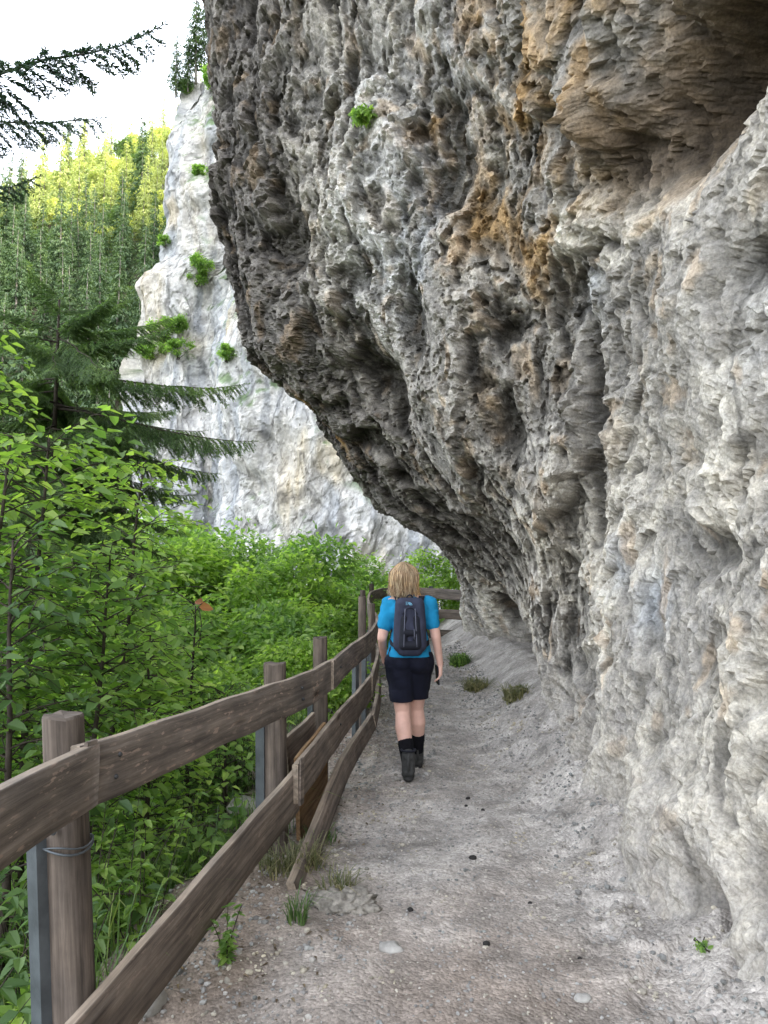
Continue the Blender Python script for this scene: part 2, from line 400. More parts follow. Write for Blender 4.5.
# ------------------------------------------------------------------ the rock overhang
RZ = [-.8, 0, 1, 1.55, 2, 2.5, 3, 3.5, 4, 4.6, 5.3, 6.2, 7.4, 9.5, 12, 15]
RY = [0, 2, 3, 4, 5, 6, 7, 8.5, 10, 11.5, 13, 15, 18.5]
RX = [
 [.8, .8, .75, .68, .7, 1.25, 1.45, 1.75, 1.95, 2.2, 1.65, 1.45, 2.2],
 [1.34, 1.32, 1.24, 1.18, 1.17, 1.24, 1.55, 1.85, 2.05, 2.3, 1.70, 1.50, 2.2],
 [1.55, 1.55, 1.52, 1.48, 1.42, 1.38, 1.38, 1.55, 1.75, 2.0, 1.50, 1.40, 2.2],
 [1.58, 1.58, 1.56, 1.54, 1.48, 1.40, 1.30, 1.42, 1.40, 1.30, 1.25, 1.40, 2.2],
 [1.60, 1.60, 1.58, 1.56, 1.50, 1.36, 1.16, 1.10, 1.0, .92, 1.0, 1.3, 2.2],
 [1.62, 1.60, 1.58, 1.56, 1.48, 1.28, .92, .60, .20, -.02, .25, 1.1, 2.2],
 [1.62, 1.60, 1.56, 1.52, 1.46, 1.20, .75, .20, -.28, -.40, -.1, 1.0, 2.2],
 [1.62, 1.58, 1.54, 1.50, 1.42, 1.10, .58, -.12, -.72, -.75, -.35, .9, 2.2],
 [1.62, 1.60, 1.54, 1.47, 1.36, .98, .40, -.45, -1.15, -1.08, -.6, .8, 2.2],
 [1.62, 1.58, 1.47, 1.36, 1.22, .82, .2, -.78, -1.84, -1.5, -.8, .7, 2.2],
 [1.58, 1.48, 1.26, 1.06, .90, .60, -.02, -1.02, -2.04, -1.65, -1.0, .6, 2.2],
 [1.4, 1.15, .98, .84, .68, .36, -.25, -1.25, -2.25, -1.9, -1.2, .5, 2.2],
 [1.2, .75, .6, .5, .38, .08, -.55, -1.5, -2.38, -2.1, -1.3, .4, 2.2],
 [.9, .35, .25, .2, .1, -.2, -.8, -1.75, -2.5, -2.2, -1.4, .3, 2.2],
 [.8, .25, .15, .1, 0, -.3, -.9, -1.8, -2.55, -2.3, -1.5, .3, 2.2],
 [1.6, 1.1, 1, .9, .8, .5, 0, -1.0, -1.7, -1.5, -.9, .6, 2.4]]
RX = np.array(RX)
def rock_base(y, z):
    """x of the rock face for arrays y, z (same shape)"""
    y = np.asarray(y, float); z = np.asarray(z, float)
    rows = cubic(RY, RX, y.ravel())                 # (nz, N)
    # interpolate along z per column
    n = len(RZ); zs = np.array(RZ); zz = np.clip(z.ravel(), zs[0], zs[-1])
    s = np.diff(rows, axis=0) / np.diff(zs)[:, None]
    m = np.zeros_like(rows); m[1:-1] = (s[1:] + s[:-1]) / 2; m[0] = s[0]; m[-1] = s[-1]
    i = np.clip(np.searchsorted(zs, zz) - 1, 0, n - 2); k = np.arange(len(zz)); h = zs[i + 1] - zs[i]; t = (zz - zs[i]) / h
    r = ((2*t**3 - 3*t**2 + 1) * rows[i, k] + (t**3 - 2*t**2 + t) * h * m[i, k] + (-2*t**3 + 3*t**2) * rows[i+1, k] + (t**3 - t**2) * h * m[i+1, k])
    return r.reshape(y.shape)
def rock_hit(u, v):
    d = ray(u, v); Ys = np.linspace(1.2, 17, 900)
    x, z = d[0] * Ys, CAMZ + d[2] * Ys
    w = np.where(x > rock_base(Ys, z))[0]
    k = w[0] if len(w) else 600
    return np.array([x[k], Ys[k], z[k]])

def blur(a, k):
    for ax in (0, 1):
        c = np.cumsum(np.pad(a, [(k + 1, k) if i == ax else (0, 0) for i in (0, 1)], mode='edge'), axis=ax)
        a = (np.take(c, range(2 * k + 1, c.shape[ax]), ax) - np.take(c, range(0, c.shape[ax] - 2 * k - 1), ax)) / (2 * k + 1)
    return a
def soft(a, shape, k, n=2):
    a = a.reshape(shape)
    for _ in range(n): a = blur(a, k)
    return a.ravel()
zl = [-.8]
while zl[-1] < 14.9: zl.append(zl[-1] + (.019 if zl[-1] < 4.5 else .019 + .004 * (zl[-1] - 4.5)))
zl = np.array(zl)
yl = [.2]
while yl[-1] < 18.4: yl.append(yl[-1] + (.0031 * yl[-1] if 4.3 < yl[-1] < 10.2 else max(.013, .0047 * yl[-1])))
yl = np.array(yl)
Yg, Zg = np.meshgrid(yl, zl)
Xg = rock_base(Yg, Zg)
P = np.stack([Xg, Yg, Zg], -1)
# normals of the smooth face (towards the path)
def normals(P):
    a = np.gradient(P, axis=1); b = np.gradient(P, axis=0); n = np.cross(a, b)
    n /= np.linalg.norm(n, axis=-1, keepdims=True); return n
N = normals(P); N = np.where(N[..., :1] > 0, -N, N)
p0 = P.reshape(-1, 3); n0 = N.reshape(-1, 3)
# rough = knobbly tufa of the bulge; smooth = pale, washed lower wall on the right
ub = p0[:, 0]
rough = sstep(4.3, 6.2, p0[:, 1] + 1.5 * np.maximum(p0[:, 2] - 3.5, 0)) * sstep(.4, 1.6, p0[:, 2])
rough = np.clip(rough + .25, 0, 1)
warp = np.stack([fbm(p0 * .9 + k * 31, 3, 60 + k) for k in range(3)], -1)
q = p0 + warp * .35
sh = q.copy(); sh[:, 2] = q[:, 2] * .8 + q[:, 1] * .25
D = fbm(sh * [.6, .6, .5], 4, 70) * .34 * (.22 + .78 * rough)
D_low = D.copy()
q2 = p0 + warp * .22 + np.stack([fbm(p0 * 4 + k * 13, 3, 160 + k) for k in range(3)], -1) * .07
q3 = q2 + np.stack([fbm(p0 * 11 + k * 13, 2, 170 + k) for k in range(3)], -1) * .03
wob2 = fbm(q * 1.6, 3, 165)
VZ = [1, 1, .85]
k1, f1, f2 = facet(sh * [1.3, 1.3, .9] + wob2[:, None] * .25, 71); k1 = soft(k1, Yg.shape, 2, 1); D += k1 * .20 * (.12 + .88 * rough)
k2, f1b, f2b = facet(q2 * VZ * 3.2, 72); D_low = D_low + k1 * .15 * rough; k2 = soft(k2, Yg.shape, 1, 1); D += k2 * .12 * (.34 + .66 * rough)
k3, f1c, f2c = facet(q3 * VZ * 7.0, 73); D += k3 * .075 * (.5 + .5 * rough)
k4, f1g, f2g = facet(q3 * VZ * 15, 79); D += k4 * .040 * (.6 + .4 * rough)
pitm = sstep(.0, .45, fbm(q * 1.1, 3, 90))
f1d, f2d, cidD = worley(q3 * VZ * 5.0, 74); D -= np.clip(.40 - f1d, 0, 1) * .36 * pitm * (.42 + .58 * rough)
f1e, f2e, cidE = worley(q3 * VZ * 11, 76); D -= np.clip(.45 - f1e, 0, 1) * .13 * (.25 + .75 * pitm) * (.5 + .5 * rough)
R1 = ridged(q * [1.3, 1.3, 1.05] + 5, 5, 75); D += (R1 - .55) * .12 * (.16 + .84 * rough)
R2 = ridged(q3 * [4.2, 4.2, 3.6] + 5, 4, 78); D += (R2 - .55) * .06 * (.35 + .65 * rough)
fine = fbm(q3 * 8.5, 4, 80, .65); D += fine * .020 * (.7 + .3 * rough)
k5, f1h, f2h = facet((p0 + warp * .05) * [30, 30, 24], 83); D += k5 * .016 * sstep(6.5, 4, p0[:, 1])
near = sstep(7, 4, p0[:, 1]); fine2 = fbm(p0 * 20, 2, 84, .6); D += fine2 * .012 * (.35 + .65 * near)
# broken oblique shelves and hollows on the pale wall
sh4 = vnoise(np.stack([q[:, 0] * .8, q[:, 1] * 1.3 + q[:, 2] * .5, q[:, 2] * 1.6 - q[:, 1] * .9], -1) * 1.25, 86)
D += np.clip(sh4, -.3, .15) * .26 * (1 - .7 * rough)
D = D_low + (D - D_low) * (.44 + .24 * rough)
D -= .06 + .14 * sstep(3.4, 2.2, p0[:, 2]) * sstep(7, 9, p0[:, 1])
# vertical ribs of the washed foot, 5-9 m along the path
rib = vnoise(np.stack([p0[:, 0] * 1.0, p0[:, 1] * 2.2 + warp[:, 1] * .6, p0[:, 2] * .45], -1), 88)
D += rib * .16 * sstep(4.5, 6, p0[:, 1]) * sstep(2.6, 1.2, p0[:, 2])
# named hollows, shelves and cracks
def feat(u, v, rad, depth, aniso=(1, 1, 1)):
    h = rock_hit(u, v); dd = ((p0 - h) / np.array(aniso)) + warp * rad * .5
    return depth * np.exp(-(dd ** 2).sum(1) / (2 * rad * rad))
for a in [(372, 375, .34, -.85, (1, 1, 1.3)), (405, 312, .2, -.5, (1, 1, 2)), (345, 395, .3, -.3), (690, 60, .22, -.45), (655, 120, .22, -.45), (735, 15, .2, -.3), (615, 165, .15, -.25),
          (515, 575, .35, -.6), (525, 640, .3, -.4), (694, 902, .055, -.3), (640, 985, .12, -.1), (560, 300, .1, -.15, (1, 1, 3)), (583, 430, .07, -.28, (1, 1, 5)), (582, 500, .06, -.28, (1, 1, 4)),
          (580, 360, .07, -.22, (1, 1, 4)), (440, 170, .35, -.16), (480, 190, .3, -.2), (560, 130, .12, -.22), (740, 260, .08, -.2, (1, 2, 1)), (700, 545, .07, -.15, (1, 2, 1)), (510, 430, .12, -.2), (430, 430, .2, -.25), (290, 240, .3, -.25), (360, 260, .2, -.15), (505, 330, .12, -.2),
          (545, 510, .4, .28), (470, 420, .4, .2), (610, 90, .25, .25), (700, 300, .3, .08), (330, 200, .4, .15), (650, 840, .25, .08), (560, 60, .3, .2),
          (755, 690, .1, -.18), (740, 870, .08, -.2), (690, 890, .1, -.14), (560, 780, .12, -.2, (1, 1, 2))]:
    D += feat(*a)
D = np.maximum(D, -1.1)
# on the bulge the stone breaks towards the path's near end as well as outwards
dirn_ = norm(n0 + np.stack([0 * rough, -1.5 * rough * sstep(4.5, 6.5, p0[:, 1]), -.15 * rough], -1))
p1 = p0 + dirn_ * D[:, None]
Pd = p1.reshape(P.shape)
# cavity measure = how far a point lies under its surroundings (dirt, plus shade painted into the colour)
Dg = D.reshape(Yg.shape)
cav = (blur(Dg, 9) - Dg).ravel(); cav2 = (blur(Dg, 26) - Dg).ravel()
# colour -----------------------------------------------------------------
pale = np.array([.475, .445, .39]); grey = np.array([.30, .283, .258]); dark = np.array([.108, .098, .09]); ochre = np.array([.35, .225, .10]); blue = np.array([.34, .37, .41]); brown = np.array([.15, .11, .075]); white = np.array([.58, .57, .55])
def lerp(a, b, t): return a * (1 - t[:, None]) + b * t[:, None]
def blob(u, v, r):
    h = rock_hit(u, v); return np.exp(-((p0 - h) ** 2).sum(1) / (2 * r * r))
cl = fbm(q * .8, 4, 100); cm = fbm(q * 2.4, 4, 101); cs = fbm(q * 7, 3, 102)
c = lerp(np.tile(grey, (len(p0), 1)), pale, sstep(-.25, .45, cl + .5 * cm))
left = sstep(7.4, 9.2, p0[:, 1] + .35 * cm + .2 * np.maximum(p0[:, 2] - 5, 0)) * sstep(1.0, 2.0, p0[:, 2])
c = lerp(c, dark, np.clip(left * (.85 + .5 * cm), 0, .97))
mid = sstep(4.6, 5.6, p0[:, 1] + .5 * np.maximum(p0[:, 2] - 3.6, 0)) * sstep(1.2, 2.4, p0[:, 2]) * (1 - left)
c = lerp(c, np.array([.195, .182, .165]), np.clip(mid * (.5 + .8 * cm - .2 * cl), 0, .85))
bl = np.clip(sum(blob(u, v, r) for u, v, r in [(400, 215, .4), (450, 60, .4), (580, 290, .16), (385, 250, .3), (640, 600, .13), (612, 560, .12), (420, 165, .3)]), 0, 1)
c = lerp(c, blue, np.clip(bl * (.5 + .9 * cm), 0, .75))
wh = np.clip(sum(blob(u, v, r) for u, v, r in [(360, 300, .35), (380, 280, .3), (365, 180, .4), (380, 80, .5), (740, 320, .2), (350, 225, .3)]), 0, 1)
c = lerp(c, white, np.clip(wh * (.6 + .9 * cm), 0, .85))
oc = np.clip(sum(blob(u, v, r) for u, v, r in [(560, 40, .45), (600, 60, .35), (640, 90, .3), (520, 120, .4), (470, 210, .3), (540, 260, .22), (430, 130, .3), (600, 10, .3), (757, 375, .05), (530, 180, .3), (560, 200, .2), (300, 400, .15), (330, 440, .2), (690, 60, .2), (480, 20, .4), (670, 460, .1)]), 0, 1)
c = lerp(c, ochre, np.clip(oc * (.30 + 1.15 * cm + .4 * cs), 0, .85))
c = lerp(c, np.array([.40, .30, .20]), .5 * sstep(.32, .55, fbm(q * 3.1 + 4, 3, 111)) * (1 - left))
ob = sstep(.25, .55, cm + .4 * fbm(q * 1.3, 3, 110)); c = lerp(c, ochre * .9, ob * .26 * sstep(1.6, 3, p0[:, 2]))
bn = np.clip(sum(blob(u, v, r) for u, v, r in [(690, 60, .28), (655, 115, .25), (620, 160, .2), (730, 15, .2)]), 0, 1); c = lerp(c, brown, np.clip(bn * 1.0, 0, .85))  # brown stone of the top-right hollow, painted darker for the shade in it
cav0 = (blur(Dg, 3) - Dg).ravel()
c *= np.clip(1 - cav0 * 7 - cav * 5.0 - cav2 * 2.2, .42, 1.4)[:, None]  # hollows darker, edges lighter: crevice dirt plus shade and highlights in the colour
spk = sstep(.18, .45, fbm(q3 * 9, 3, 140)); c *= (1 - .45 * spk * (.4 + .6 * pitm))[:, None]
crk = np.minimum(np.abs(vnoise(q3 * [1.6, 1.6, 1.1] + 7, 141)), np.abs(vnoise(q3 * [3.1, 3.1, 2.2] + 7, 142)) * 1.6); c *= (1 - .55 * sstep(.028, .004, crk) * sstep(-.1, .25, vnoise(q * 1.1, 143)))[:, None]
c *= (1 + .42 * cs + .25 * fbm(p0 * 22, 3, 120))[:, None]
foot = sstep(1.0, .1, p0[:, 2] + .35 * cm); c = lerp(c, np.array([.41, .385, .355]), foot * .85)
seam = sstep(.035, .0, np.abs(vnoise(q * [.9, .9, .7] + 3, 130))) * sstep(.0, .3, vnoise(q * .7, 131)); c *= (1 - .6 * seam)[:, None]
c = c * np.array([.97, .965, .945])
c = np.clip(c, .02, .75)
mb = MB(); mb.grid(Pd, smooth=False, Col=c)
# the body of the rock behind the face (top and back), so that it is a solid mass
bk = [Pd[-1], Pd[-1] + [9, 0, 1.5], Pd[-1] * [0, 1, 0] + [11, 0, -3]]
mb.grid(np.stack(bk), Col=np.tile([.2, .19, .18], (3 * len(yl), 1)))
fr = Pd[:, 0]; mb.grid(np.stack([fr, fr + [5, -1, 0], fr * [0, 0, 1] + [9, 2, 0]]), Col=np.tile([.25, .24, .22], (3 * len(zl), 1)))
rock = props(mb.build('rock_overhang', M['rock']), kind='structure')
ROCK_P1 = Pd
def rock_surf(u, v):
    """nearest displaced face point seen along a pixel's ray"""
    h = rock_hit(u, v); i = np.abs(zl - h[2]).argmin(); j = np.abs(yl - h[1]).argmin()
    d = ray(u, v); a, b = slice(max(0, i - 45), i + 45), slice(max(0, j - 60), j + 60)
    S = Pd[a, b].reshape(-1, 3); w = S - np.array([0, 0, CAMZ]); dn = d / np.linalg.norm(d)
    tt = w @ dn; off = np.linalg.norm(w - tt[:, None] * dn, axis=1); ok = off < off.min() + .03
    return S[ok][tt[ok].argmin()]

# ------------------------------------------------------------------ far white cliff
EDZ = [-8, 4, 8.5, 14.5, 17.5, 20, 21.5, 23.5, 27, 31, 34.5]
EDX = [-15.6, -15.4, -15.2, -15.9, -15.5, -15.6, -14.0, -13.7, -13.9, -13.8, -12.4]
zl2 = np.arange(-8, 37, .11)
def cliff_curve(s, z):      # s 0..1 : back of the corner -> corner -> along the face to the right
    ex = np.interp(z, EDZ, EDX)
    a = np.minimum(s / .25, 1); b = np.maximum((s - .25) / .75, 0)
    x = ex + .4 * (1 - a) ** 2 * 4 + 24 * b
    y = 45 + 26 * (1 - a) ** 1.2 - 7.5 * b + .13 * np.maximum(z - 10, 0) + 1.2 * np.sin(b * 9 + z * .1) + 2.6 * np.exp(-((b - .19) / .05) ** 2)
    return x, y
sl = np.concatenate([np.linspace(0, .25, 60)[:-1], np.linspace(.25, 1, 400)])
S, Zc = np.meshgrid(sl, zl2); Xc, Yc = cliff_curve(S, Zc)
P2 = np.stack([Xc, Yc, Zc], -1); N2 = normals(P2); N2 = np.where(N2[..., 1:2] > 0, -N2, N2)
p2 = P2.reshape(-1, 3); n2 = N2.reshape(-1, 3)
wv = p2 * [.22, .22, .1]
w2 = np.stack([fbm(p2 * .35 + k * 9, 3, 205 + k) for k in range(3)], -1)
pw = p2 + w2 * .9
D2 = fbm(wv, 3, 200, .5) * .9
D2 += .55 * (soft(facet(pw * [.2, .2, .1], 210)[0], Xc.shape, 5) * 1.5 + soft(facet(pw * [.55, .55, .26], 211)[0], Xc.shape, 3) * .8 + soft(facet(pw * [1.3, 1.3, .6], 212)[0], Xc.shape, 1) * .34 + facet(pw * [3, 3, 1.6], 213)[0] * .14)
D2 += fbm(p2 * [1.6, 1.6, 1.0], 4, 262) * .16
crk2 = np.minimum(np.abs(vnoise(pw * [.5, .5, .12], 260)), np.abs(vnoise(pw * [.9, .9, .5], 263)) * 1.3)
p3 = p2 + n2 * D2[:, None]
top = 34.2 + 1.5 * fbm(p2 * [.15, .15, 0], 3, 240) + .25 * (p2[:, 0] + 13)
p3[:, 2] = np.where(p2[:, 2] > top, top + (p2[:, 2] - top) * .1, p3[:, 2]); p3[:, 1] += np.maximum(p2[:, 2] - top, 0) * 3
cw = np.array([.55, .545, .53]); cg = np.array([.37, .385, .40]); cy = np.array([.60, .52, .38]); gr = np.array([.09, .15, .05])
streak = fbm(p2 * [1.1, 1.1, .1], 4, 250)
c = lerp(np.tile(cw, (len(p2), 1)), cg, sstep(-.15, .4, streak * 1.3 + .35 * fbm(p2 * .2, 3, 251)))
warm = sstep(0, .4, fbm(p2 * [.25, .25, .15], 3, 252)) * .75 + np.exp(-(((p2[:, 0] + 5.0) / 1.5) ** 2 + ((p2[:, 2] - 6.5) / 3.0) ** 2)) * .9
c = lerp(c, cy, np.clip(warm * (.5 + streak), 0, .8))
nup = normals(p3.reshape(P2.shape)).reshape(-1, 3); nup = np.where((nup[:, 1:2] > 0), -nup, nup)
green = sstep(.15, .5, nup[:, 2] + .4 * fbm(p2 * .4, 3, 253)) * sstep(0, .3, fbm(p2 * .25, 3, 254) + .1)
c = lerp(c, gr, np.clip(green * .85, 0, .85))
cav3 = (blur(D2.reshape(Xc.shape), 4) - D2.reshape(Xc.shape)).ravel(); c *= np.clip(1 - cav3 * 1.1, .6, 1.2)[:, None]
c *= (1 + .3 * fbm(p2 * 1.6, 4, 256))[:, None]
c *= (1 - .5 * sstep(.035, .005, crk2))[:, None]
mb = MB(); mb.grid(p3.reshape(P2.shape), smooth=False, Col=np.clip(c, .03, .8))
tp = p3.reshape(P2.shape)[-1]; mb.grid(np.stack([tp, tp + [0, 14, 3], tp + [0, 30, -25]]), Col=np.tile([.08, .12, .05], (3 * len(sl), 1)))
props(mb.build('far_cliff', M['cliff']), kind='structure')
CL = p3
def cliff_surf(u, v):
    d = ray(u, v); dn = d / np.linalg.norm(d); w = CL - np.array([0, 0, CAMZ]); tt = w @ dn
    off = np.linalg.norm(w - tt[:, None] * dn, axis=1); ok = off < off.min() + .3
    return CL[ok][tt[ok].argmin()]

# ------------------------------------------------------------------ vegetation tools
def leaves(mb, Pn, Dr, Up, L, W, mat=0, fold=.25, droop=.2, simple=False):
    """leaf blades: base points, directions, up vectors, lengths, widths"""
    n = len(Pn); Dr = norm(Dr); S = norm(np.cross(Dr, Up)); U = np.cross(S, Dr)
    L = np.broadcast_to(L, (n,))[:, None]; W = np.broadcast_to(W, (n,))[:, None]
    tip = Pn + Dr * L - U * L * droop
    if simple:
        m = Pn + Dr * L * .45 + U * W * fold * .3
        V = np.stack([Pn, m - S * W * .5, tip, m + S * W * .5], 1)
        F = np.arange(n * 4).reshape(n, 4); mb.add(V, F, mat, False)
    else:
        a = Pn + Dr * L * .28 + U * W * fold; b = Pn + Dr * L * .68 + U * (W * fold * .6 - L * droop * .5)
        V = np.stack([Pn, a - S * W * .48, b - S * W * .36, tip, b + S * W * .36, a + S * W * .48], 1)
        B = np.arange(n)[:, None] * 6
        F = np.concatenate([B + [0, 3, 2, 1], B + [0, 5, 4, 3]]); mb.add(V, F, mat, False)
def rdir(rng, n): return norm(rng.normal(size=(n, 3)))

def sapling(seed, Ht, nbr, reach, L, lean=(0, 0), low=.15, spacing=.05, stem_r=.018):
    """returns (stem MB, leaf MB): a thin broadleaf tree with flat leafy sprays"""
    rng = np.random.default_rng(seed); st = MB(); lf = MB()
    k = 9; t = np.linspace(0, 1, k)
    wob = np.cumsum(rng.normal(0, .04 * Ht / k, (k, 2)), 0)
    main = np.stack([lean[0] * t ** 1.3 + wob[:, 0], lean[1] * t ** 1.3 + wob[:, 1], t * Ht], -1)
    st.tube(main, stem_r * (1 - .8 * t) * Ht ** .5, 6)
    LP, LD, LU, LL = [], [], [], []
    def twig(p, d, ln, sag):
        m = max(4, int(ln / spacing)); tt = np.linspace(0, 1, m)
        pts = p + d * ln * tt[:, None] + np.array([0, 0, -1]) * sag * ln * (tt ** 2)[:, None] + np.cumsum(rng.normal(0, .006, (m, 3)), 0)
        st.tube(pts, np.linspace(.0035, .0012, m), 3, cap=False)
        side = norm(np.cross(d, [0, 0, 1.0]))
        for i in range(1, m):
            s = 1 if i % 2 else -1
            dd = d * rng.uniform(.35, .9) + side * s * rng.uniform(.5, 1) + np.array([0, 0, rng.uniform(-.45, .1)])
            LP.append(pts[i]); LD.append(dd); LU.append(np.array([rng.normal(0, .3), rng.normal(0, .3), 1])); LL.append(L * rng.uniform(.55, 1.2))
    for b in range(nbr):
        f = low + (1 - low) * (b + rng.uniform(0, .8)) / nbr; f = min(f, .98)
        p = np.array([np.interp(f, t, main[:, j]) for j in range(3)])
        az = b * 2.4 + rng.normal(0, .5); el = rng.uniform(.05, .55) + .4 * f
        d = np.array([math.cos(az) * math.cos(el), math.sin(az) * math.cos(el), math.sin(el)])
        ln = reach * (1.15 - .75 * f) * rng.uniform(.7, 1.15); m = 8; tt = np.linspace(0, 1, m)
        pts = p + d * ln * tt[:, None] + np.array([0, 0, -.25]) * ln * (tt ** 2)[:, None] + np.cumsum(rng.normal(0, .02 * ln, (m, 3)), 0) * .5
        st.tube(pts, np.linspace(.009, .002, m) * max(.6, ln), 4, cap=False)
        nt = int(ln / .11) + 2
        for j in range(nt):
            g = .12 + .88 * (j + rng.uniform(0, .7)) / nt; g = min(g, 1)
            pt = np.array([np.interp(g, tt, pts[:, i]) for i in range(3)])
            s = 1 if j % 2 else -1; hd = norm(np.array([d[0], d[1], .0])); sd = np.cross(hd, [0, 0, 1.0]) * s
            td = norm(hd * rng.uniform(.3, .8) + sd * rng.uniform(.4, 1) + np.array([0, 0, rng.uniform(-.25, .35)]))
            twig(pt, td, rng.uniform(.14, .42) * (1.1 - .45 * g) * min(1.3, max(.6, reach)), .25)
    if not LP: return st, lf
    LL = np.array(LL); leaves(lf, np.array(LP), np.array(LD), np.array(LU), LL, LL * .62, 0, .18, .18)
    return st, lf

def shrub(seed, rx, ry, h, n, L, nclump=26, simple=False):
    """returns (stem MB, leaf MB): dense bush of leaf clumps with uneven outline, base at origin"""
    rng = np.random.default_rng(seed); st = MB(); lf = MB()
    cen = []
    while len(cen) < nclump:
        a = rng.uniform(-1, 1, 3)
        if .25 < (a ** 2).sum() < 1: cen.append(a)
    cen = np.array(cen); cen = np.stack([cen[:, 0] * rx, cen[:, 1] * ry, h * (.55 + .45 * cen[:, 2])], -1)
    rad = rng.uniform(.14, .34, nclump) * (rx + h * .5) * .62
    w = rad ** 2 / (rad ** 2).sum(); k = rng.choice(nclump, n, p=w)
    d = rdir(rng, n); r = rad[k] * rng.uniform(.25, 1.0, n) ** .5
    Pn = cen[k] + d * r[:, None] * [1, 1, .75] + rng.normal(0, .05, (n, 3)); Pn[:, 2] = np.maximum(Pn[:, 2], .03)
    far = rng.random(n) < .06; Pn[far] += d[far] * rng.uniform(.1, .4, (far.sum(), 1))
    out = norm(d * [1, 1, .3] + rng.normal(0, .5, (n, 3))); up = norm(d * .5 + [0, 0, 1] + rng.normal(0, .35, (n, 3)))
    LL = L * rng.uniform(.55, 1.25, n); leaves(lf, Pn, out, up, LL, LL * .6, 0, .18, .2, simple)
    for i in range(0, nclump):
        b = np.array([rng.normal(0, .12 * rx), rng.normal(0, .12 * ry), 0]); t = np.linspace(0, 1, 6)[:, None]
        pts = b * (1 - t) + cen[i] * t + np.array([0, 0, .25 * h]) * (t * (1 - t)) + np.cumsum(rng.normal(0, .03, (6, 3)), 0)
        st.tube(pts, np.linspace(.02, .005, 6), 4, cap=False)
    return st, lf

def blades(mb, rng, n, rad, h, w, mat=0, lean=.5, c=(0, 0, 0)):
    a = rng.uniform(0, 6.283, n); r = rad * np.sqrt(rng.random(n)); b = np.stack([np.cos(a) * r, np.sin(a) * r, np.zeros(n)], -1) + np.array(c)
    az = rng.uniform(0, 6.283, n); out = np.stack([np.cos(az), np.sin(az), 0 * az], -1) + b * 0 + (b - np.array(c)) / max(rad, .01) * .8
    hh = h * rng.uniform(.45, 1.1, n)[:, None]; ln = lean * rng.uniform(.2, 1.2, n)[:, None]
    S = norm(np.cross(out, [0, 0, 1.0])) * w
    p = [b, b + out * hh * ln * .2 + [0, 0, 1] * hh * .5, b + out * hh * ln * .6 + [0, 0, 1] * hh * .85, b + out * hh * ln * 1.1 + [0, 0, 1] * hh * (.95 - .25 * ln)]
    V = np.stack([p[0] - S, p[0] + S, p[1] - S * .9, p[1] + S * .9, p[2] - S * .6, p[2] + S * .6, p[3]], 1)
    B = np.arange(n)[:, None] * 7
    mb.add(V, np.concatenate([B + [0, 1, 3, 2], B + [2, 3, 5, 4]]), mat, False)
    mb.F.append(((B + [4, 5, 6]) + mb.n - 7 * n, mat, False))

def conifer(seed, Ht, Rm, n_whorl, dens, bare=.12):
    rng = np.random.default_rng(seed); tr = MB(); cr = MB()
    t = np.linspace(0, 1, 8); tr.tube(np.stack([0 * t, 0 * t, t * Ht * .98], -1), .014 * Ht * (1 - .92 * t), 7)
    Pn, Dr, Up, LL, WW = [], [], [], [], []
    for i in range(n_whorl):
        f = bare + (1 - bare) * (i + rng.uniform(-.3, .3)) / n_whorl; f = min(max(f, .02), .985)
        prof = min(1, (f - bare + .12) / .25) * (1 - f) ** .85
        nb = rng.integers(5, 8)
        for b in range(nb):
            az = rng.uniform(0, 6.283); ln = Rm * prof * rng.uniform(.65, 1.2) + .15
            m = max(3, int(ln * dens)); tt = (np.arange(m) + rng.random(m)) / m
            d = np.array([math.cos(az), math.sin(az), 0]); z = f * Ht + ln * (.18 * tt - .48 * tt ** 2 + .12 * tt ** 3)
            p = d * (ln * tt)[:, None]; p[:, 2] = z; p += rng.normal(0, .06, (m, 3)) * ln
            s = np.where(rng.random(m) < .5, 1, -1)[:, None] * np.array([-d[1], d[0], 0])
            Pn.append(p); Dr.append(d * rng.uniform(.3, 1, (m, 1)) + s * rng.uniform(.2, .9, (m, 1)) + np.stack([0 * tt, 0 * tt, rng.uniform(-.9, -.1, m)], -1))
            Up.append(np.array([0, 0, 1]) + rng.normal(0, .35, (m, 3))); LL.append(rng.uniform(.5, 1.1, m) * (.28 + .22 * ln / Rm) * Ht / 16)
    Pn = np.concatenate(Pn); LL = np.concatenate(LL)
    leaves(cr, Pn, np.concatenate(Dr), np.concatenate(Up), LL * 1.5, LL * .55, 0, .1, .25, True)
    return tr, cr
def broadtree(seed, Ht, Rm, n, L):
    rng = np.random.default_rng(seed); tr = MB(); cr = MB(); k = 46
    cen = norm(rng.normal(size=(k, 3))) * rng.uniform(.3, .95, (k, 1)) * [Rm, Rm, Ht * .34] + [0, 0, Ht * .62]
    rad = rng.uniform(.12, .38, k) * Rm; i = rng.choice(k, n, p=rad ** 2 / (rad ** 2).sum()); d = rdir(rng, n)
    Pn = cen[i] + d * (rad[i] * rng.uniform(.3, 1, n) ** .5)[:, None] + rng.normal(0, .12, (n, 3))
    LL = L * rng.uniform(.6, 1.2, n); leaves(cr, Pn, norm(d + rng.normal(0, .6, (n, 3))), norm(d * .6 + [0, 0, 1] + rng.normal(0, .3, (n, 3))), LL, LL * .7, 0, .1, .2, True)
    t = np.linspace(0, 1, 6); tr.tube(np.stack([0 * t, 0 * t, t * Ht * .8], -1), .016 * Ht * (1 - .8 * t), 7)
    for j in range(0, k, 3):
        t = np.linspace(0, 1, 5)[:, None]; s0 = np.array([0, 0, Ht * .35]); tr.tube(s0 * (1 - t) + cen[j] * t, np.linspace(.05, .02, 5), 5, cap=False)
    return tr, cr

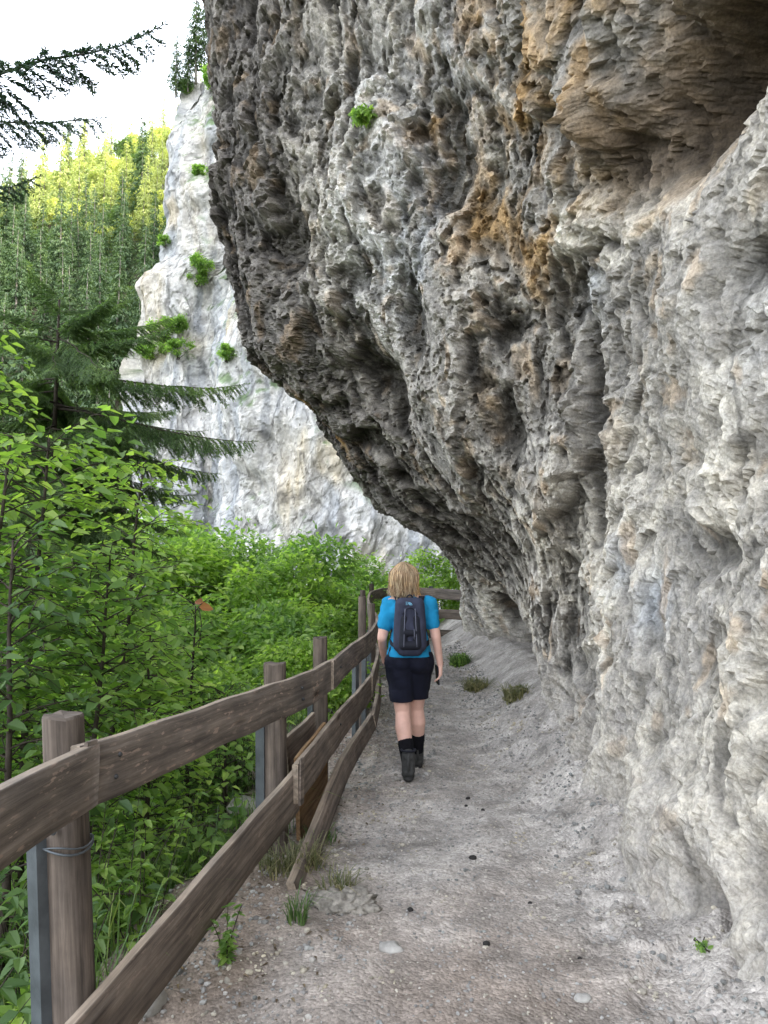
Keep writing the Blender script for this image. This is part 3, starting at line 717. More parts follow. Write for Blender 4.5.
# ------------------------------------------------------------------ trees on the far hillside
def tree_proto(name, label, cat, group, tc, trunk_m, crown_m):
    r = thing(name, label, cat, (0, 0, 0), 0, group)
    tc[0].build('trunk', trunk_m, r); tc[1].build('crown', crown_m, r); return r
G_H = 'trees covering the far hillside'
prot = {
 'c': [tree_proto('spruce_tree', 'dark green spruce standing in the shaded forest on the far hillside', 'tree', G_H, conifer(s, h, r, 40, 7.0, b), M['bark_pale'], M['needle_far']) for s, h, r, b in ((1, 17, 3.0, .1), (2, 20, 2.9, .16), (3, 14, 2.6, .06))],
 'l': [tree_proto('lit_conifer_tree', 'yellow green sunlit conifer near the top of the far hillside', 'tree', G_H, conifer(s, h, r, 36, 7.0, b), M['bark_pale'], M['needle_lit']) for s, h, r, b in ((5, 15, 2.7, .1), (6, 18, 3.1, .15))],
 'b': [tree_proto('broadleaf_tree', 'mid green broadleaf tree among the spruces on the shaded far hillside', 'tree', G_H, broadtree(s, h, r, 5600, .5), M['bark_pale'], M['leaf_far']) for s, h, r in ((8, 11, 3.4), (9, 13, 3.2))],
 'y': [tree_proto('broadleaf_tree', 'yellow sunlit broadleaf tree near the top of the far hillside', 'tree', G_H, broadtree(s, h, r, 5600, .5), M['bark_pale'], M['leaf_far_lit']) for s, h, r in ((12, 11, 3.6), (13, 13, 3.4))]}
used = set(); spots = []
rh = random.Random(5)
tries = 0
while len(spots) < 400 and tries < 90000:
    tries += 1
    u = rh.uniform(-60, 200); r_ = rh.uniform(66, 206)
    d = ray(u, 400); x = d[0] * r_; y = r_
    if y < 72 and u > 120: continue
    z = float(H(x, y)); sp = 2.5 + r_ * .010
    if all((x - a) ** 2 + (y - b) ** 2 > sp * sp for a, b, *_ in spots): spots.append((x, y, z, u))
for x, y, z, u in spots:
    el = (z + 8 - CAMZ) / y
    lit = el > .48  # trees this high mostly get the foliage with sunlight in its colour
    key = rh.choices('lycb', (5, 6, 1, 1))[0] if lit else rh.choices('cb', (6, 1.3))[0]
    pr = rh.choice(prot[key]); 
    if id(pr) in used: o = copy_tree(pr)
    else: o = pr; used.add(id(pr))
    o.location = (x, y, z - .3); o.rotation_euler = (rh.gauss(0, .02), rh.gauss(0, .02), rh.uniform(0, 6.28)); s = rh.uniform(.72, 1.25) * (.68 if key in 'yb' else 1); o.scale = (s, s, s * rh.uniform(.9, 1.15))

# ------------------------------------------------------------------ near spruces with real twigs
def limb_mesh(name, seed, ln, width, droop, mat, hang=.3):
    rng = np.random.default_rng(seed); mb = MB(); m = 14; t = np.linspace(0, 1, m)
    ax = np.stack([ln * t, np.cumsum(rng.normal(0, .012 * ln, m)), -droop * ln * (t ** 1.5) + .10 * ln * t ** 4], -1)
    mb.tube(ax, np.linspace(.011, .002, m) * ln ** .6, 5, mat=1, cap=False)
    NP, ND, NU = [], [], []
    def needle_twig(p, d, l, sag):
        k = max(4, int(l / .011)); tt = np.linspace(0, 1, k); pts = p + d * l * tt[:, None]; pts[:, 2] -= sag * l * tt ** 2
        ks = max(3, k // 6); ii = np.linspace(0, k - 1, ks).astype(int); mb.tube(pts[ii], np.linspace(.0028, .0014, ks), 3, mat=1, cap=False)
        dd = np.gradient(pts, axis=0); dd = norm(dd)
        for rep in range(3):
            NP.append(pts + rng.normal(0, .002, pts.shape)); a = rng.uniform(0, 6.283, k)
            s1 = norm(np.cross(dd, [0, 0.05, 1.0])); s2 = np.cross(s1, dd)
            side = np.cos(a)[:, None] * s1 + (.55 * np.sin(a)[:, None] + .25) * s2
            ND.append(dd * .75 + side); NU.append(s2 + rng.normal(0, .3, pts.shape))
    nl = int(ln / .034)
    for i in range(nl):
        f = .08 + .92 * (i + rng.random()) / nl; f = min(f, .995); p = np.array([np.interp(f, t, ax[:, j]) for j in range(3)])
        s = 1 if i % 2 else -1; l = width * (1 - f) ** .7 * rng.uniform(.6, 1.15) * min(1, .35 + f * 3) + .05
        d = norm(np.array([rng.uniform(.55, .9), s * rng.uniform(.6, 1), rng.uniform(-.35, .0) - hang * .5]))
        needle_twig(p, d, l, hang)
        for j in range(int(l / .05)):
            g = (j + .6 + rng.random() * .4) * .05; pp_ = p + d * g - np.array([0, 0, hang * g * g / l])
            d2 = norm(d * .7 + np.array([rng.uniform(-.3, .8), -s * rng.uniform(-.8, .8), -hang * rng.uniform(.6, 2)])); needle_twig(pp_, d2, min(.2, (l - g) * .6 + .06) * rng.uniform(.6, 1.1), hang * .6)
    needle_twig(ax[-1], norm(ax[-1] - ax[-2]), .08, 0)
    NP = np.concatenate(NP); n = len(NP); LL = rng.uniform(.022, .036, n)
    leaves(mb, NP, np.concatenate(ND), np.concatenate(NU), LL, LL * .34, 0, 0, .1, True)
    return mb.mesh(name, [mat, M['bark']])
limbs_a = [limb_mesh('limb', s, 2.6, .62, dr, M['needle'], hg) for s, dr, hg in ((31, .12, .32), (32, .2, .42), (33, .26, .3))]
limbs_b = [limb_mesh('limb', s, 2.4, .40, dr, M['needle_dark'], hg) for s, dr, hg in ((41, .04, .2), (42, .10, .22))]
def spruce(label, base, Ht, limbs, meshes, rtrunk):
    r = thing('spruce_tree', label, 'tree', base)
    mb = MB(); t = np.linspace(0, 1, 10); mb.tube(np.stack([0 * t, 0 * t, t * Ht], -1), rtrunk * (1 - .85 * t), 10); mb.build('trunk', M['bark'], r)
    for i, (z, az, sc, pit) in enumerate(limbs):
        o = link('limb', meshes[i % len(meshes)], r); o.location = (0, 0, z); o.rotation_euler = (rnd.gauss(0, .1), R(pit), R(az)); o.scale = (sc,) * 3
    return r
# middle spruce, Y about 10, limbs reaching right over the bushes
b = at(52, 500, 10.2); gz = float(H(b[0], 10.2)); zz = lambda v: at(52, v, 10.2)[2] - gz
L1 = [(zz(375), -14, 1.04, 4), (zz(408), -8, 1.08, 5), (zz(352), -24, .72, -12), (zz(340), 5, .6, -16), (zz(432), 10, .85, 8), (zz(335), -40, .5, -18)]
rl = random.Random(3)
for k in range(52): L1.append((zz(rl.uniform(338, 560)), rl.uniform(20, 330), rl.uniform(.5, .85), rl.uniform(-10, 18)))
for k in range(7): L1.append((zz(338) + k * .09, rl.uniform(0, 360), .5 - .055 * k, -20 - 3 * k))
spruce('green spruce at the left with drooping limbs reaching out in front of the white cliff', (b[0], 10.2, gz), zz(335) + .5, L1, limbs_a, .09)
# spruce beside the camera, trunk outside the frame, dark limbs against the sky
b = np.array([-4.35, 4.9]); gz = float(H(*b)); zt = lambda v: at(0, v, 4.9)[2] - gz
L2 = [(zt(112), -3, 1.2, -4), (zt(110), 11, .95, -5), (zt(238), -9, .86, -16), (zt(275), -18, .84, -10), (zt(215), 10, .8, -8)]
for k in range(26): L2.append((rl.uniform(2.2, 10.5), rl.uniform(50, 310), rl.uniform(.6, .95), rl.uniform(0, 15)))
for k in range(10): L2.append((zt(58) + 2.0 + k * .35, rl.uniform(-50, 50), .9 - .05 * k, rl.uniform(-5, 10)))
spruce('dark spruce limbs hanging in from the upper left against the bright sky', (b[0], b[1], gz), 14, L2, limbs_b, .16)

# ------------------------------------------------------------------ shrubs and saplings beyond the fence
def plant(name, label, cat, loc, st, lf, lm, bm='bark', group=None, rotz=0, parts=('stem', 'foliage')):
    r = thing(name, label, cat, loc, rotz, group); st.build(parts[0], M[bm], r); lf.build(parts[1], M[lm], r); return r
G_S = 'leafy shrubs beyond the fence'
protoS = [shrub(s, rx, ry, h, n, L, nc) for s, rx, ry, h, n, L, nc in ((51, 1.5, 1.3, 3.2, 13000, .125, 30), (52, 1.9, 1.5, 3.6, 18000, .125, 36), (53, 1.1, 1.1, 2.6, 8500, .115, 24))]
meshS = [(a.mesh('stem', [M['bark']]), [b_.mesh('foliage', [M[m]]) for m in ('leaf_mid', 'leaf_lime', 'leaf_near')]) for a, b_ in protoS]
def put_shrub(k, m, u, vtop, Y, s, label, rz=0., sz=1., group=G_S):
    pt = at(u, vtop, Y); z0 = float(H(pt[0], Y)); hh = (3.2, 3.6, 2.6)[k] * 1.08
    r = thing('shrub', label, 'shrub', (pt[0], Y, pt[2] - hh * s * sz), rz, group); r.scale = (s, s, s * sz)
    link('stem', meshS[k][0], r); link('foliage', meshS[k][1][m], r); return r
SH = [
 (0, 0, 335, 528, 15.5, 1.0, 'bright green shrub in front of the white cliff just left of the walker'),
 (2, 1, 300, 548, 13.5, 1.0, 'bright light green bush behind the middle of the fence'),
 (1, 0, 262, 540, 17, 1.0, 'large green shrub under the centre of the white cliff'),
 (0, 1, 212, 528, 14.5, 1.05, 'pale green shrub under the left part of the white cliff'),
 (1, 0, 168, 505, 16.5, 1.1, 'tall green shrub rising against the foot of the cliff on the left'),
 (2, 0, 372, 552, 19, .95, 'green shrub beyond the bend of the fence, left of the walker'),
 (2, 1, 425, 546, 20, 1.0, 'bright shrub behind the walker beyond the far end of the path'),
 (0, 2, 110, 520, 13, 1.1, 'darker green shrub in the left background behind the saplings'),
 (1, 2, 40, 500, 14.5, 1.2, 'dark green shrub at the far left background'),
 (0, 0, 245, 590, 10.5, .85, 'green shrub sloping below the middle of the fence'),
 (2, 1, 330, 600, 12.2, .75, 'small bright bush beside the steel posts of the fence'),
 (2, 0, 175, 600, 9.8, 1.0, 'green bush in the middle left behind the young sapling'),
 (1, 1, 120, 590, 10.8, .9, 'light green bush at the middle left beneath the spruce'),
 (0, 1, 285, 630, 9.0, .62, 'low bright green bush close behind the long upper rail'),
 (2, 2, 60, 620, 8.4, 1.0, 'dark green bush low at the left edge'),
 (2, 1, 215, 660, 8.2, .72, 'low yellowish green bush below the long upper rail')]
for i, (k, m, u, v, Y, s, lab) in enumerate(SH): put_shrub(k, m, u, v, Y, s, lab, rz=i * 1.7)

def put_sapling(seed, u, v_top, Y, nbr, reach, L, lm, label, lean=(0, 0), low=.15, bare_h=None, spacing=.05):
    pt = at(u, v_top, Y); z0 = float(H(pt[0], Y)); Ht = max(.6, pt[2] - z0)
    st, lf = sapling(seed, Ht, nbr, reach, L, lean, low, spacing)
    return plant('sapling', label, 'sapling', (pt[0], Y, z0), st, lf, lm, group='young broadleaf trees on the slope at the left')
put_sapling(61, -32, 318, 5.2, 39, .95, 0.102, 'leaf_near', 'tall young maple at the left edge with broad leaves', (.1, .1), .25)
put_sapling(62, 40, 440, 4.6, 48, 1.1, 0.102, 'leaf_near', 'young maple with dark leaves arching over the left of the fence', (.15, 0), .2)
put_sapling(63, 110, 462, 6.2, 43, 1.1, 0.090, 'leaf_lime', 'slender sapling with light green leaves in front of the spruce', (.2, 0), .3)
put_sapling(64, 20, 540, 3.7, 41, .8, 0.090, 'leaf_dark', 'leafy sapling close behind the nearest fence post', (0, 0), .2)
put_sapling(65, 95, 560, 4.4, 41, .85, 0.086, 'leaf_near', 'leafy sapling behind the first rail joint', (.1, 0), .25)
put_sapling(66, 192, 600, 5.6, 18, .55, .09, 'leaf_near', 'thin sapling with bare lower stem standing above the upper rail', (.02, 0), .45, spacing=.07)
put_sapling(67, 150, 630, 5.0, 34, .7, 0.082, 'leaf_lime', 'young light green sapling just over the upper rail', (0, 0), .2)
put_sapling(68, -40, 440, 4.2, 39, 1.0, 0.098, 'leaf_lime', 'pale leaved sapling at the left picture edge', (.2, 0), .25)
put_sapling(69, 225, 690, 5.6, 27, .6, 0.070, 'leaf_near', 'small sapling below the long upper rail', (0, 0), .15)
# the one turning leaf
mb = MB(); leaves(mb, np.array([[0, 0, 0.], [.03, 0, .03]]), np.array([[1, .2, -.1], [-.8, .3, .1]]), np.array([[0, -1, .6], [0, -1, .5]]), np.array([.1, .08]), np.array([.07, .055]))
t_ = np.linspace(0, 1, 4)[:, None]
lo = mb; p_ = at(199, 607, 5.3); mb2 = MB(); mb2.tube(np.array([[0, 0, -.28], [.01, .05, -.14], [0, 0, 0]]), .003, 4)
r = thing('red_leaf_twig', 'twig with reddish brown leaves at the top of the thin sapling', 'twig', p_); mb2.build('stem', M['bark'], r); lo.build('leaf', M['leaf_red'], r)

# low plants on the bank just behind the fence
def herb(seed, n, h, L, spread):
    rng = np.random.default_rng(seed); st = MB(); lf = MB()
    LP, LD, LU, LL = [], [], [], []
    for i in range(n):
        az = rng.uniform(0, 6.283); b = rng.normal(0, spread * .3, 3) * [1, 1, 0]; hh = h * rng.uniform(.5, 1.1); t = np.linspace(0, 1, 7)
        o = np.array([math.cos(az), math.sin(az), 0]) * hh * rng.uniform(.15, .7)
        pts = b + o * (t ** 1.6)[:, None] + np.array([0, 0, hh]) * t[:, None]; st.tube(pts, np.linspace(.004, .0015, 7), 4, cap=False)
        for j in range(1, 7):
            for s in range(3):
                a2 = rng.uniform(0, 6.283); LP.append(pts[j]); LD.append([math.cos(a2), math.sin(a2), rng.uniform(-.3, .35)]); LU.append([rng.normal(0, .2), rng.normal(0, .2), 1]); LL.append(L * rng.uniform(.5, 1.15) * (1.1 - .4 * j / 6))
    LL = np.array(LL); leaves(lf, np.array(LP), np.array(LD, float), np.array(LU, float), LL, LL * .5, 0, .15, .3); return st, lf
hm = [herb(s, n, h, L, sp) for s, n, h, L, sp in ((81, 20, .75, .10, .5), (82, 16, .55, .085, .45), (83, 12, .9, .11, .4))]
hmesh = [(a.mesh('stem', [M['bark']]), [b_.mesh('foliage', [M[m]]) for m in ('leaf_near', 'leaf_lime', 'leaf_dark')]) for a, b_ in hm]
rb = random.Random(21); k = 0; spots = []
while k < 58:
    y = rb.uniform(2.0, 8.2); x = float(fence_x(y)) - rb.uniform(.28, 2.3) - (.25 if y < 3 else 0) - float(shoulder(y) - .25)
    if any((x - a) ** 2 + (y - b_) ** 2 < .09 for a, b_ in spots): continue
    spots.append((x, y)); i = rb.randrange(3); m = rb.choices((0, 1, 2), (4, 2, 3))[0]
    r = thing('herb_clump', ('mid green', 'light green', 'deep green')[m] + ' leafy herb clump on the bank behind the fence', 'plant', (x, y, float(H(x, y)) - .03), rb.uniform(0, 6.28), 'leafy herbs on the bank behind the fence')
    s = rb.uniform(.7, 1.15); r.scale = (s, s, s); link('stem', hmesh[i][0], r); link('foliage', hmesh[i][1][m], r); k += 1
# long grass on the bank: nobody could count it
rng = np.random.default_rng(90); mb = MB()
for i in range(260):
    y = rng.uniform(1.8, 9); x = float(fence_x(y)) - float(shoulder(y) - .25) - rng.uniform(.12, 2.6); blades(mb, rng, 26, .12, .38, .004, 0, .7, (x, y, float(H(x, y)) - .02))
for i in range(240):
    y = rng.uniform(6.5, 22); x = float(fence_x(min(y, 15))) - rng.uniform(.3, 6); blades(mb, rng, 12, .22, .4, .007, 0, .7, (x, y, float(H(x, y)) - .03))
props(mb.build('bank_grass', M['grass']), kind='stuff')
# leafy ground cover on the slope
mb = MB(); n = 42000; y = 1.6 + 22 * rng.random(n) ** 1.2; x = fence_x(np.minimum(y, 15)) - shoulder(y) - .1 - 7 * rng.random(n) ** 1.1
z = H(x, y) + rng.uniform(.0, .22, n); Pn = np.stack([x, y, z], -1)
keep = fbm(Pn * [.9, .9, 0], 3, 95) > -.12; Pn = Pn[keep]; n = len(Pn)
LL = rng.uniform(.045, .1, n); leaves(mb, Pn, rdir(rng, n) * [1, 1, .35], np.array([0, -.15, 1]) + rng.normal(0, .35, (n, 3)), LL, LL * .65, 0, .15, .2)
props(mb.build('ground_cover', M['leaf_mid']), kind='stuff')

# ------------------------------------------------------------------ small plants and stones along the path
def gpoint(u, v):
    d = ray(u, v); Ys = np.linspace(1.8, 19, 3000); zz_ = CAMZ + d[2] * Ys
    w = np.where(zz_ < path_z(d[0] * Ys, Ys))[0]; Yh = Ys[w[0]] if len(w) else 19
    return np.array([d[0] * Yh, Yh, float(path_z(d[0] * Yh, Yh))])
def tuft(u, v, n, rad, h, label, m='grass', lean=.6, dy=0.):
    p_ = gpoint(u, v); mb = MB(); blades(mb, np.random.default_rng(int(u * 7 + v)), n, rad, h, .0035, 0, lean)
    o = mb.build('grass_tuft', M[m]); o.location = p_ + [0, dy, -.01]; return props(o, label, 'grass tuft')
tuft(297, 925, 60, .045, .17, 'small dark green grass tuft growing alone in the dirt beside the stone lump')
tuft(282, 872, 150, .12, .15, 'dry grass tuft around the foot of the second fence post', 'grass_dry', 1.0)
tuft(305, 868, 160, .10, .17, 'drooping dry grass tuft over the end of the lowest rail', 'grass_dry', 1.1)
tuft(338, 890, 90, .09, .10, 'short grass growing on top of the stone lump', 'grass_dry', 1.0)
tuft(322, 840, 60, .09, .10, 'thin grass at the fence foot just beyond the loose boards', 'grass', .9)
for j, (u, v, s, lab) in enumerate([(460, 664, .17, 'green grassy clump at the foot of the rock nearest the far bend'), (476, 690, .16, 'low yellowish clump in front of the green one at the rock foot'), (517, 699, .15, 'brownish green clump under the dark hollow of the rock')]):
    p_ = gpoint(u, v); rng = np.random.default_rng(300 + j); r = thing('rock_foot_clump', lab, 'plant', p_ - [0, 0, .02])
    mb = MB(); blades(mb, rng, 260, s, .20, .005, 0, 1.0); mb.build('grass', M['grass' if j == 0 else 'grass_dry'], r)
    mb = MB(); n = 700; d = rdir(rng, n); d[:, 2] = abs(d[:, 2]); LL = rng.uniform(.03, .06, n)
    leaves(mb, d * s * rng.uniform(.4, 1, (n, 1)) * [1, 1, 1.1], rdir(rng, n), d + [0, 0, .6], LL, LL * .6); mb.build('foliage', M['leaf_mid' if j == 0 else 'grass_dry'], r)
# seedling in the dirt
rng = np.random.default_rng(17); st = MB(); lf = MB(); LP, LD, LL = [], [], []
for a in range(4):
    t = np.linspace(0, 1, 8); o = np.array([math.cos(a * 1.7), math.sin(a * 1.7), 0]) * .06; pts = o * (t ** 1.5)[:, None] + np.array([0, 0, .25 - .03 * a]) * t[:, None]
    st.tube(pts, np.linspace(.0035, .0012, 8), 4, cap=False)
    for j in range(1, 8):
        for s in range(4):
            b2 = rng.uniform(0, 6.283); LP.append(pts[j]); LD.append([math.cos(b2), math.sin(b2), rng.uniform(-.2, .3)]); LL.append(rng.uniform(.025, .05))
LL = np.array(LL); leaves(lf, np.array(LP), np.array(LD), np.tile([0, 0, 1.], (len(LP), 1)) + rng.normal(0, .2, (len(LP), 3)), LL, LL * .55)
plant('seedling', 'small green seedling growing alone in the dirt right of the lower rail', 'plant', gpoint(226, 968), st, lf, 'leaf_near')
# plants on rock ledges
for j, (u, v, s, n, lab) in enumerate([(362, 122, .16, 260, 'small green plant on a ledge high on the dark bulge of the rock'), (693, 938, .05, 40, 'tiny green plant at the foot of the pale right wall near the bottom corner')]):
    p_ = rock_surf(u, v); rng = np.random.default_rng(400 + j); st = MB(); lf = MB(); d = rdir(rng, n); d[:, 2] = np.abs(d[:, 2]) * .8; d[:, 1] = -np.abs(d[:, 1])
    for q_ in range(8): st.tube(np.stack([np.zeros(3), d[q_] * s * .5, d[q_] * s]), .003, 3, cap=False)
    LL = rng.uniform(.3, .6, n) * s; leaves(lf, d * s * rng.uniform(.1, .9, (n, 1)), rdir(rng, n), d + [0, -.3, .6], LL, LL * .5)
    plant('ledge_plant', lab, 'plant', p_ - np.array([0, .02, 0]), st, lf, 'leaf_mid')
# shrubs growing on the white cliff
cs_ = [shrub(s, .9, .8, 1.4, 1800, .2, 12, True) for s in (151, 152)]
cmesh = [(a.mesh('stem', [M['bark']]), b_.mesh('foliage', [M['leaf_mid']])) for a, b_ in cs_]
for j, (u, v, s, lab) in enumerate([(200, 168, .8, 'small bush on a ledge high on the white cliff'), (207, 262, 1.1, 'bush in the middle gully of the white cliff'), (203, 278, .9, 'bush low in the gully of the white cliff'), (160, 330, 1.5, 'wide bush on the left shoulder of the white cliff'), (178, 345, 1.3, 'bush on the lower ledge of the white cliff beside the spruce tips'), (150, 345, 1.2, 'bush at the lower left corner of the white cliff'), (222, 352, .9, 'narrow bush in the crack right of the cliff ledge'), (172, 322, 1.0, 'small bush above the lower ledge of the white cliff'), (155, 235, .8, 'little bush on the upper left shoulder of the white cliff'),
                                    (208, 40, 1.3, 'bush overhanging the top rim of the white cliff'), (212, 75, 1.3, 'bush just under the top rim of the white cliff'), (192, 90, .9, 'bush on the left rim of the white cliff top')]):
    p_ = cliff_surf(u, v); r = thing('cliff_bush', lab, 'shrub', p_ - [0, .1, .5 * s], j * 1.3, 'bushes growing on the white cliff'); s *= .72; r.scale = (s, s, s)
    link('stem', cmesh[j % 2][0], r); link('foliage', cmesh[j % 2][1], r)
for j, (u, v, s) in enumerate([(176, 92, .26), (196, 78, .34), (210, 48, .4), (188, 86, .22)]):
    p_ = at(u, v, 47.5); o = copy_tree(prot['c'][j % 3]); o.location = p_ - [0, 0, .4]; o.scale = (s,) * 3; o['label'] = ('small spruce at the left end of the white cliff top', 'spruce on the white cliff top near the rock overhang', 'tallest spruce on the white cliff top partly behind the overhang', 'tiny spruce between two others on the white cliff top')[j]; o['group'] = 'trees on the white cliff top'

# stones ------------------------------------------------------------------
def stone_mesh(rng, size, sub=2, flat=.7):
    bm = bmesh.new(); bmesh.ops.create_icosphere(bm, subdivisions=sub, radius=1); V = np.array([v.co[:] for v in bm.verts]); F = [[v.index for v in f.verts] for f in bm.faces]; bm.free()
    o = rng.uniform(0, 50, 3); V = V * (1 + .35 * fbm(V * .9 + o, 3, 7)[:, None]) * [1, rng.uniform(.65, .95), flat]
    return V * size, np.array(F)
rng = np.random.default_rng(77); mb = MB()
lib = [stone_mesh(rng, 1, 1, rng.uniform(.5, .8)) for _ in range(12)]
cnt = 0
while cnt < 15000:
    y = 2.2 + 12.5 * rng.random() ** 1.5; x = rng.uniform(float(fence_x(y)) - .5, 1.45)
    e_ = (x - float(fence_x(y)) < .75) or x > .95
    if not e_ and rng.random() < .45: continue
    s = .0032 + .0055 * rng.random() ** 2 + (.012 * rng.random() ** 6 if e_ else .004 * rng.random() ** 6) + .0004 * y
    V, F = lib[rng.integers(12)]; a = rng.uniform(0, 6.283); ca, sa = math.cos(a), math.sin(a); Rz = np.array([[ca, -sa, 0], [sa, ca, 0], [0, 0, 1]])
    mb.add(V @ Rz.T * s + [x, y, float(path_z(x, y)) + .012 * math.sin(x * 3 + y * 2) * 0 + s * .2], F, 0, False); cnt += 1
# drop every pebble on the displaced path surface
pz = pp.reshape(len(ys), len(xs), 3)[..., 2]
for V in mb.V:
    cx, cy = V[:, 0].mean(), V[:, 1].mean(); i = min(len(ys) - 1, np.searchsorted(ys, cy)); j = min(len(xs) - 1, int((cx - xs[0]) / (xs[1] - xs[0]) + .5))
    V[:, 2] += pz[i, j] - float(path_z(cx, cy))
props(mb.build('gravel', M['stone']), kind='stuff')
def surf_z(x, y):
    i = min(len(ys) - 1, np.searchsorted(ys, y)); j = min(len(xs) - 1, int((x - xs[0]) / (xs[1] - xs[0]) + .5)); return pz[i, j]
def stone(name, u, v, size, label, mat='stone1', flat=.6, group=None, sub=3, jag=0):
    p_ = gpoint(u, v); mb = MB(); V, F = stone_mesh(np.random.default_rng(int(u + 3 * v)), size, sub, flat)
    if jag: V = V * (1 + jag * (ridged(V * 14, 4, 5) - .6) + .25 * jag * facet(V * 30, 3)[0])[:, None]
    mb.add(V, F)
    o = mb.build(name, M[mat]); o.location = (p_[0], p_[1], surf_z(p_[0], p_[1]) + size * flat * .25); return props(o, label, 'stone', group)
stone('stone', 345, 908, .15, 'rough grey stone lump with grass on it at the left of the path', 'rough_stone', flat=.36, sub=5, jag=.5)
stone('stone', 392, 950, .05, 'pale flat stone half buried in the path, right of the stone lump', flat=.45)
stone('stone', 147, 1012, .075, 'pale grey stone under the lower rail at the bottom of the picture', flat=.9)
stone('stone', 245, 815, .13, 'pale boulder behind the second fence post', flat=.6)
stone('stone', 345, 790, .06, 'flat stone beside the fence foot past the second post', flat=.35)
stone('stone', 582, 1000, .03, 'small grey stone on the path at the lower right', flat=.6)
for u, v, s, lab in [(468, 800, .016, 'farthest dark cone scale of a trio lying right of the walker'), (466, 808, .013, 'middle dark speck of the trio on the gravel'), (483, 813, .014, 'right dark speck of the trio on the gravel'), (473, 858, .022, 'largest dark lump on the path below the trio'), (410, 914, .015, 'dark lump left of the path centre'), (486, 944, .017, 'round dark lump near the bottom centre of the path'), (530, 903, .012, 'small dark lump near the foot of the rock'), (580, 960, .012, 'dark lump at the lower right of the path')]:
    stone('dark_pebble', u, v, s, lab, 'darkstone', .75, 'dark lumps lying on the path', 2)

rng = np.random.default_rng(66); mb = MB(); n = 700; y = 2.2 + 8 * rng.random(n) ** 1.4; x = fence_x(y) - .2 + .9 * rng.random(n) ** 1.8
z = np.array([surf_z(a_, b_) for a_, b_ in zip(x, y)]) + .006; LL = rng.uniform(.012, .035, n)
leaves(mb, np.stack([x, y, z], -1), rdir(rng, n) * [1, 1, .15], np.array([0, 0, 1]) + rng.normal(0, .3, (n, 3)), LL, LL * .45); props(mb.build('leaf_litter', M['litter']), kind='stuff')
# ------------------------------------------------------------------ the fence
fence = thing('wooden_fence', 'weathered brown plank fence with wooden and steel posts along the left edge of the path', 'fence', (0, 0, 0))
def board(name, pts, width, thick, mat, lean=0., seed=0, edge=None, wob=.006, parent=fence, sag=0.):
    """a plank along pts = top edge centre line; its face stands on edge, wavy edges, grain along the length"""
    pts = np.asarray(pts, float); rng = np.random.default_rng(seed)
    L = np.concatenate([[0], np.cumsum(np.linalg.norm(np.diff(pts, axis=0), axis=1))]); n = max(6, int(L[-1] / .06)); s = np.linspace(0, L[-1], n)
    C = np.stack([cubic(L, pts[:, j], s) for j in range(3)], -1) if len(pts) > 2 else np.stack([np.interp(s, L, pts[:, j]) for j in range(3)], -1)
    T = norm(np.gradient(C, axis=0)); Nn = norm(np.stack([T[:, 1], -T[:, 0], 0 * s], -1)); U = norm(np.cross(Nn, T)); U = np.where(U[:, 2:] < 0, -U, U)
    Dn = norm(-U + Nn * lean)
    w1 = width * (1 + wob * 4 * np.array([math.sin(q_ * 2.3 + seed) + .6 * math.sin(q_ * 7.1 + seed * 2) for q_ in s])); e0 = wob * np.array([math.sin(q_ * 3.1 + seed * 1.7) + .5 * math.sin(q_ * 11 + seed) for q_ in s])
    top = C + U * e0[:, None]
    # ring of 8 with chamfers: around cross-section (h down, d along normal)
    hs = [0, 0, .006, .5, 1, 1, .5, .006]; ch = .004
    ring = []
    prof = [(0, -thick / 2 + ch), (0, thick / 2 - ch), (ch / width, thick / 2), (.35, thick / 2), (.7, thick / 2), (1 - ch / width, thick / 2), (1, thick / 2 - ch), (1, -thick / 2 + ch), (1 - ch / width, -thick / 2), (.5, -thick / 2), (ch / width, -thick / 2)]
    G = np.stack([top + Dn * (w1 * h)[:, None] + Nn * d for h, d in prof], 1)
    gr = np.stack([np.stack([s + seed * 7.3, np.full(n, h * width + seed), np.full(n, d)], -1) for h, d in prof], 1)
    mb = MB(); k = len(prof); I = np.arange(n * k).reshape(n, k); I = np.concatenate([I, I[:, :1]], 1)
    F = np.stack([I[:-1, :-1], I[:-1, 1:], I[1:, 1:], I[1:, :-1]], -1)
    mb.add(G.reshape(-1, 3), F[:, 1:].reshape(-1, 4), 0, True, grain=gr.reshape(-1, 3))
    mb.F.append((F[:, 0].reshape(-1, 4) + 0, 1, False))
    mb.F.append((I[0:1, :-1], 1, False)); mb.F.append((I[-1:, :-1][:, ::-1], 1, False))
    return mb.build(name, [M[mat], M[edge or 'wood_edge']], parent)
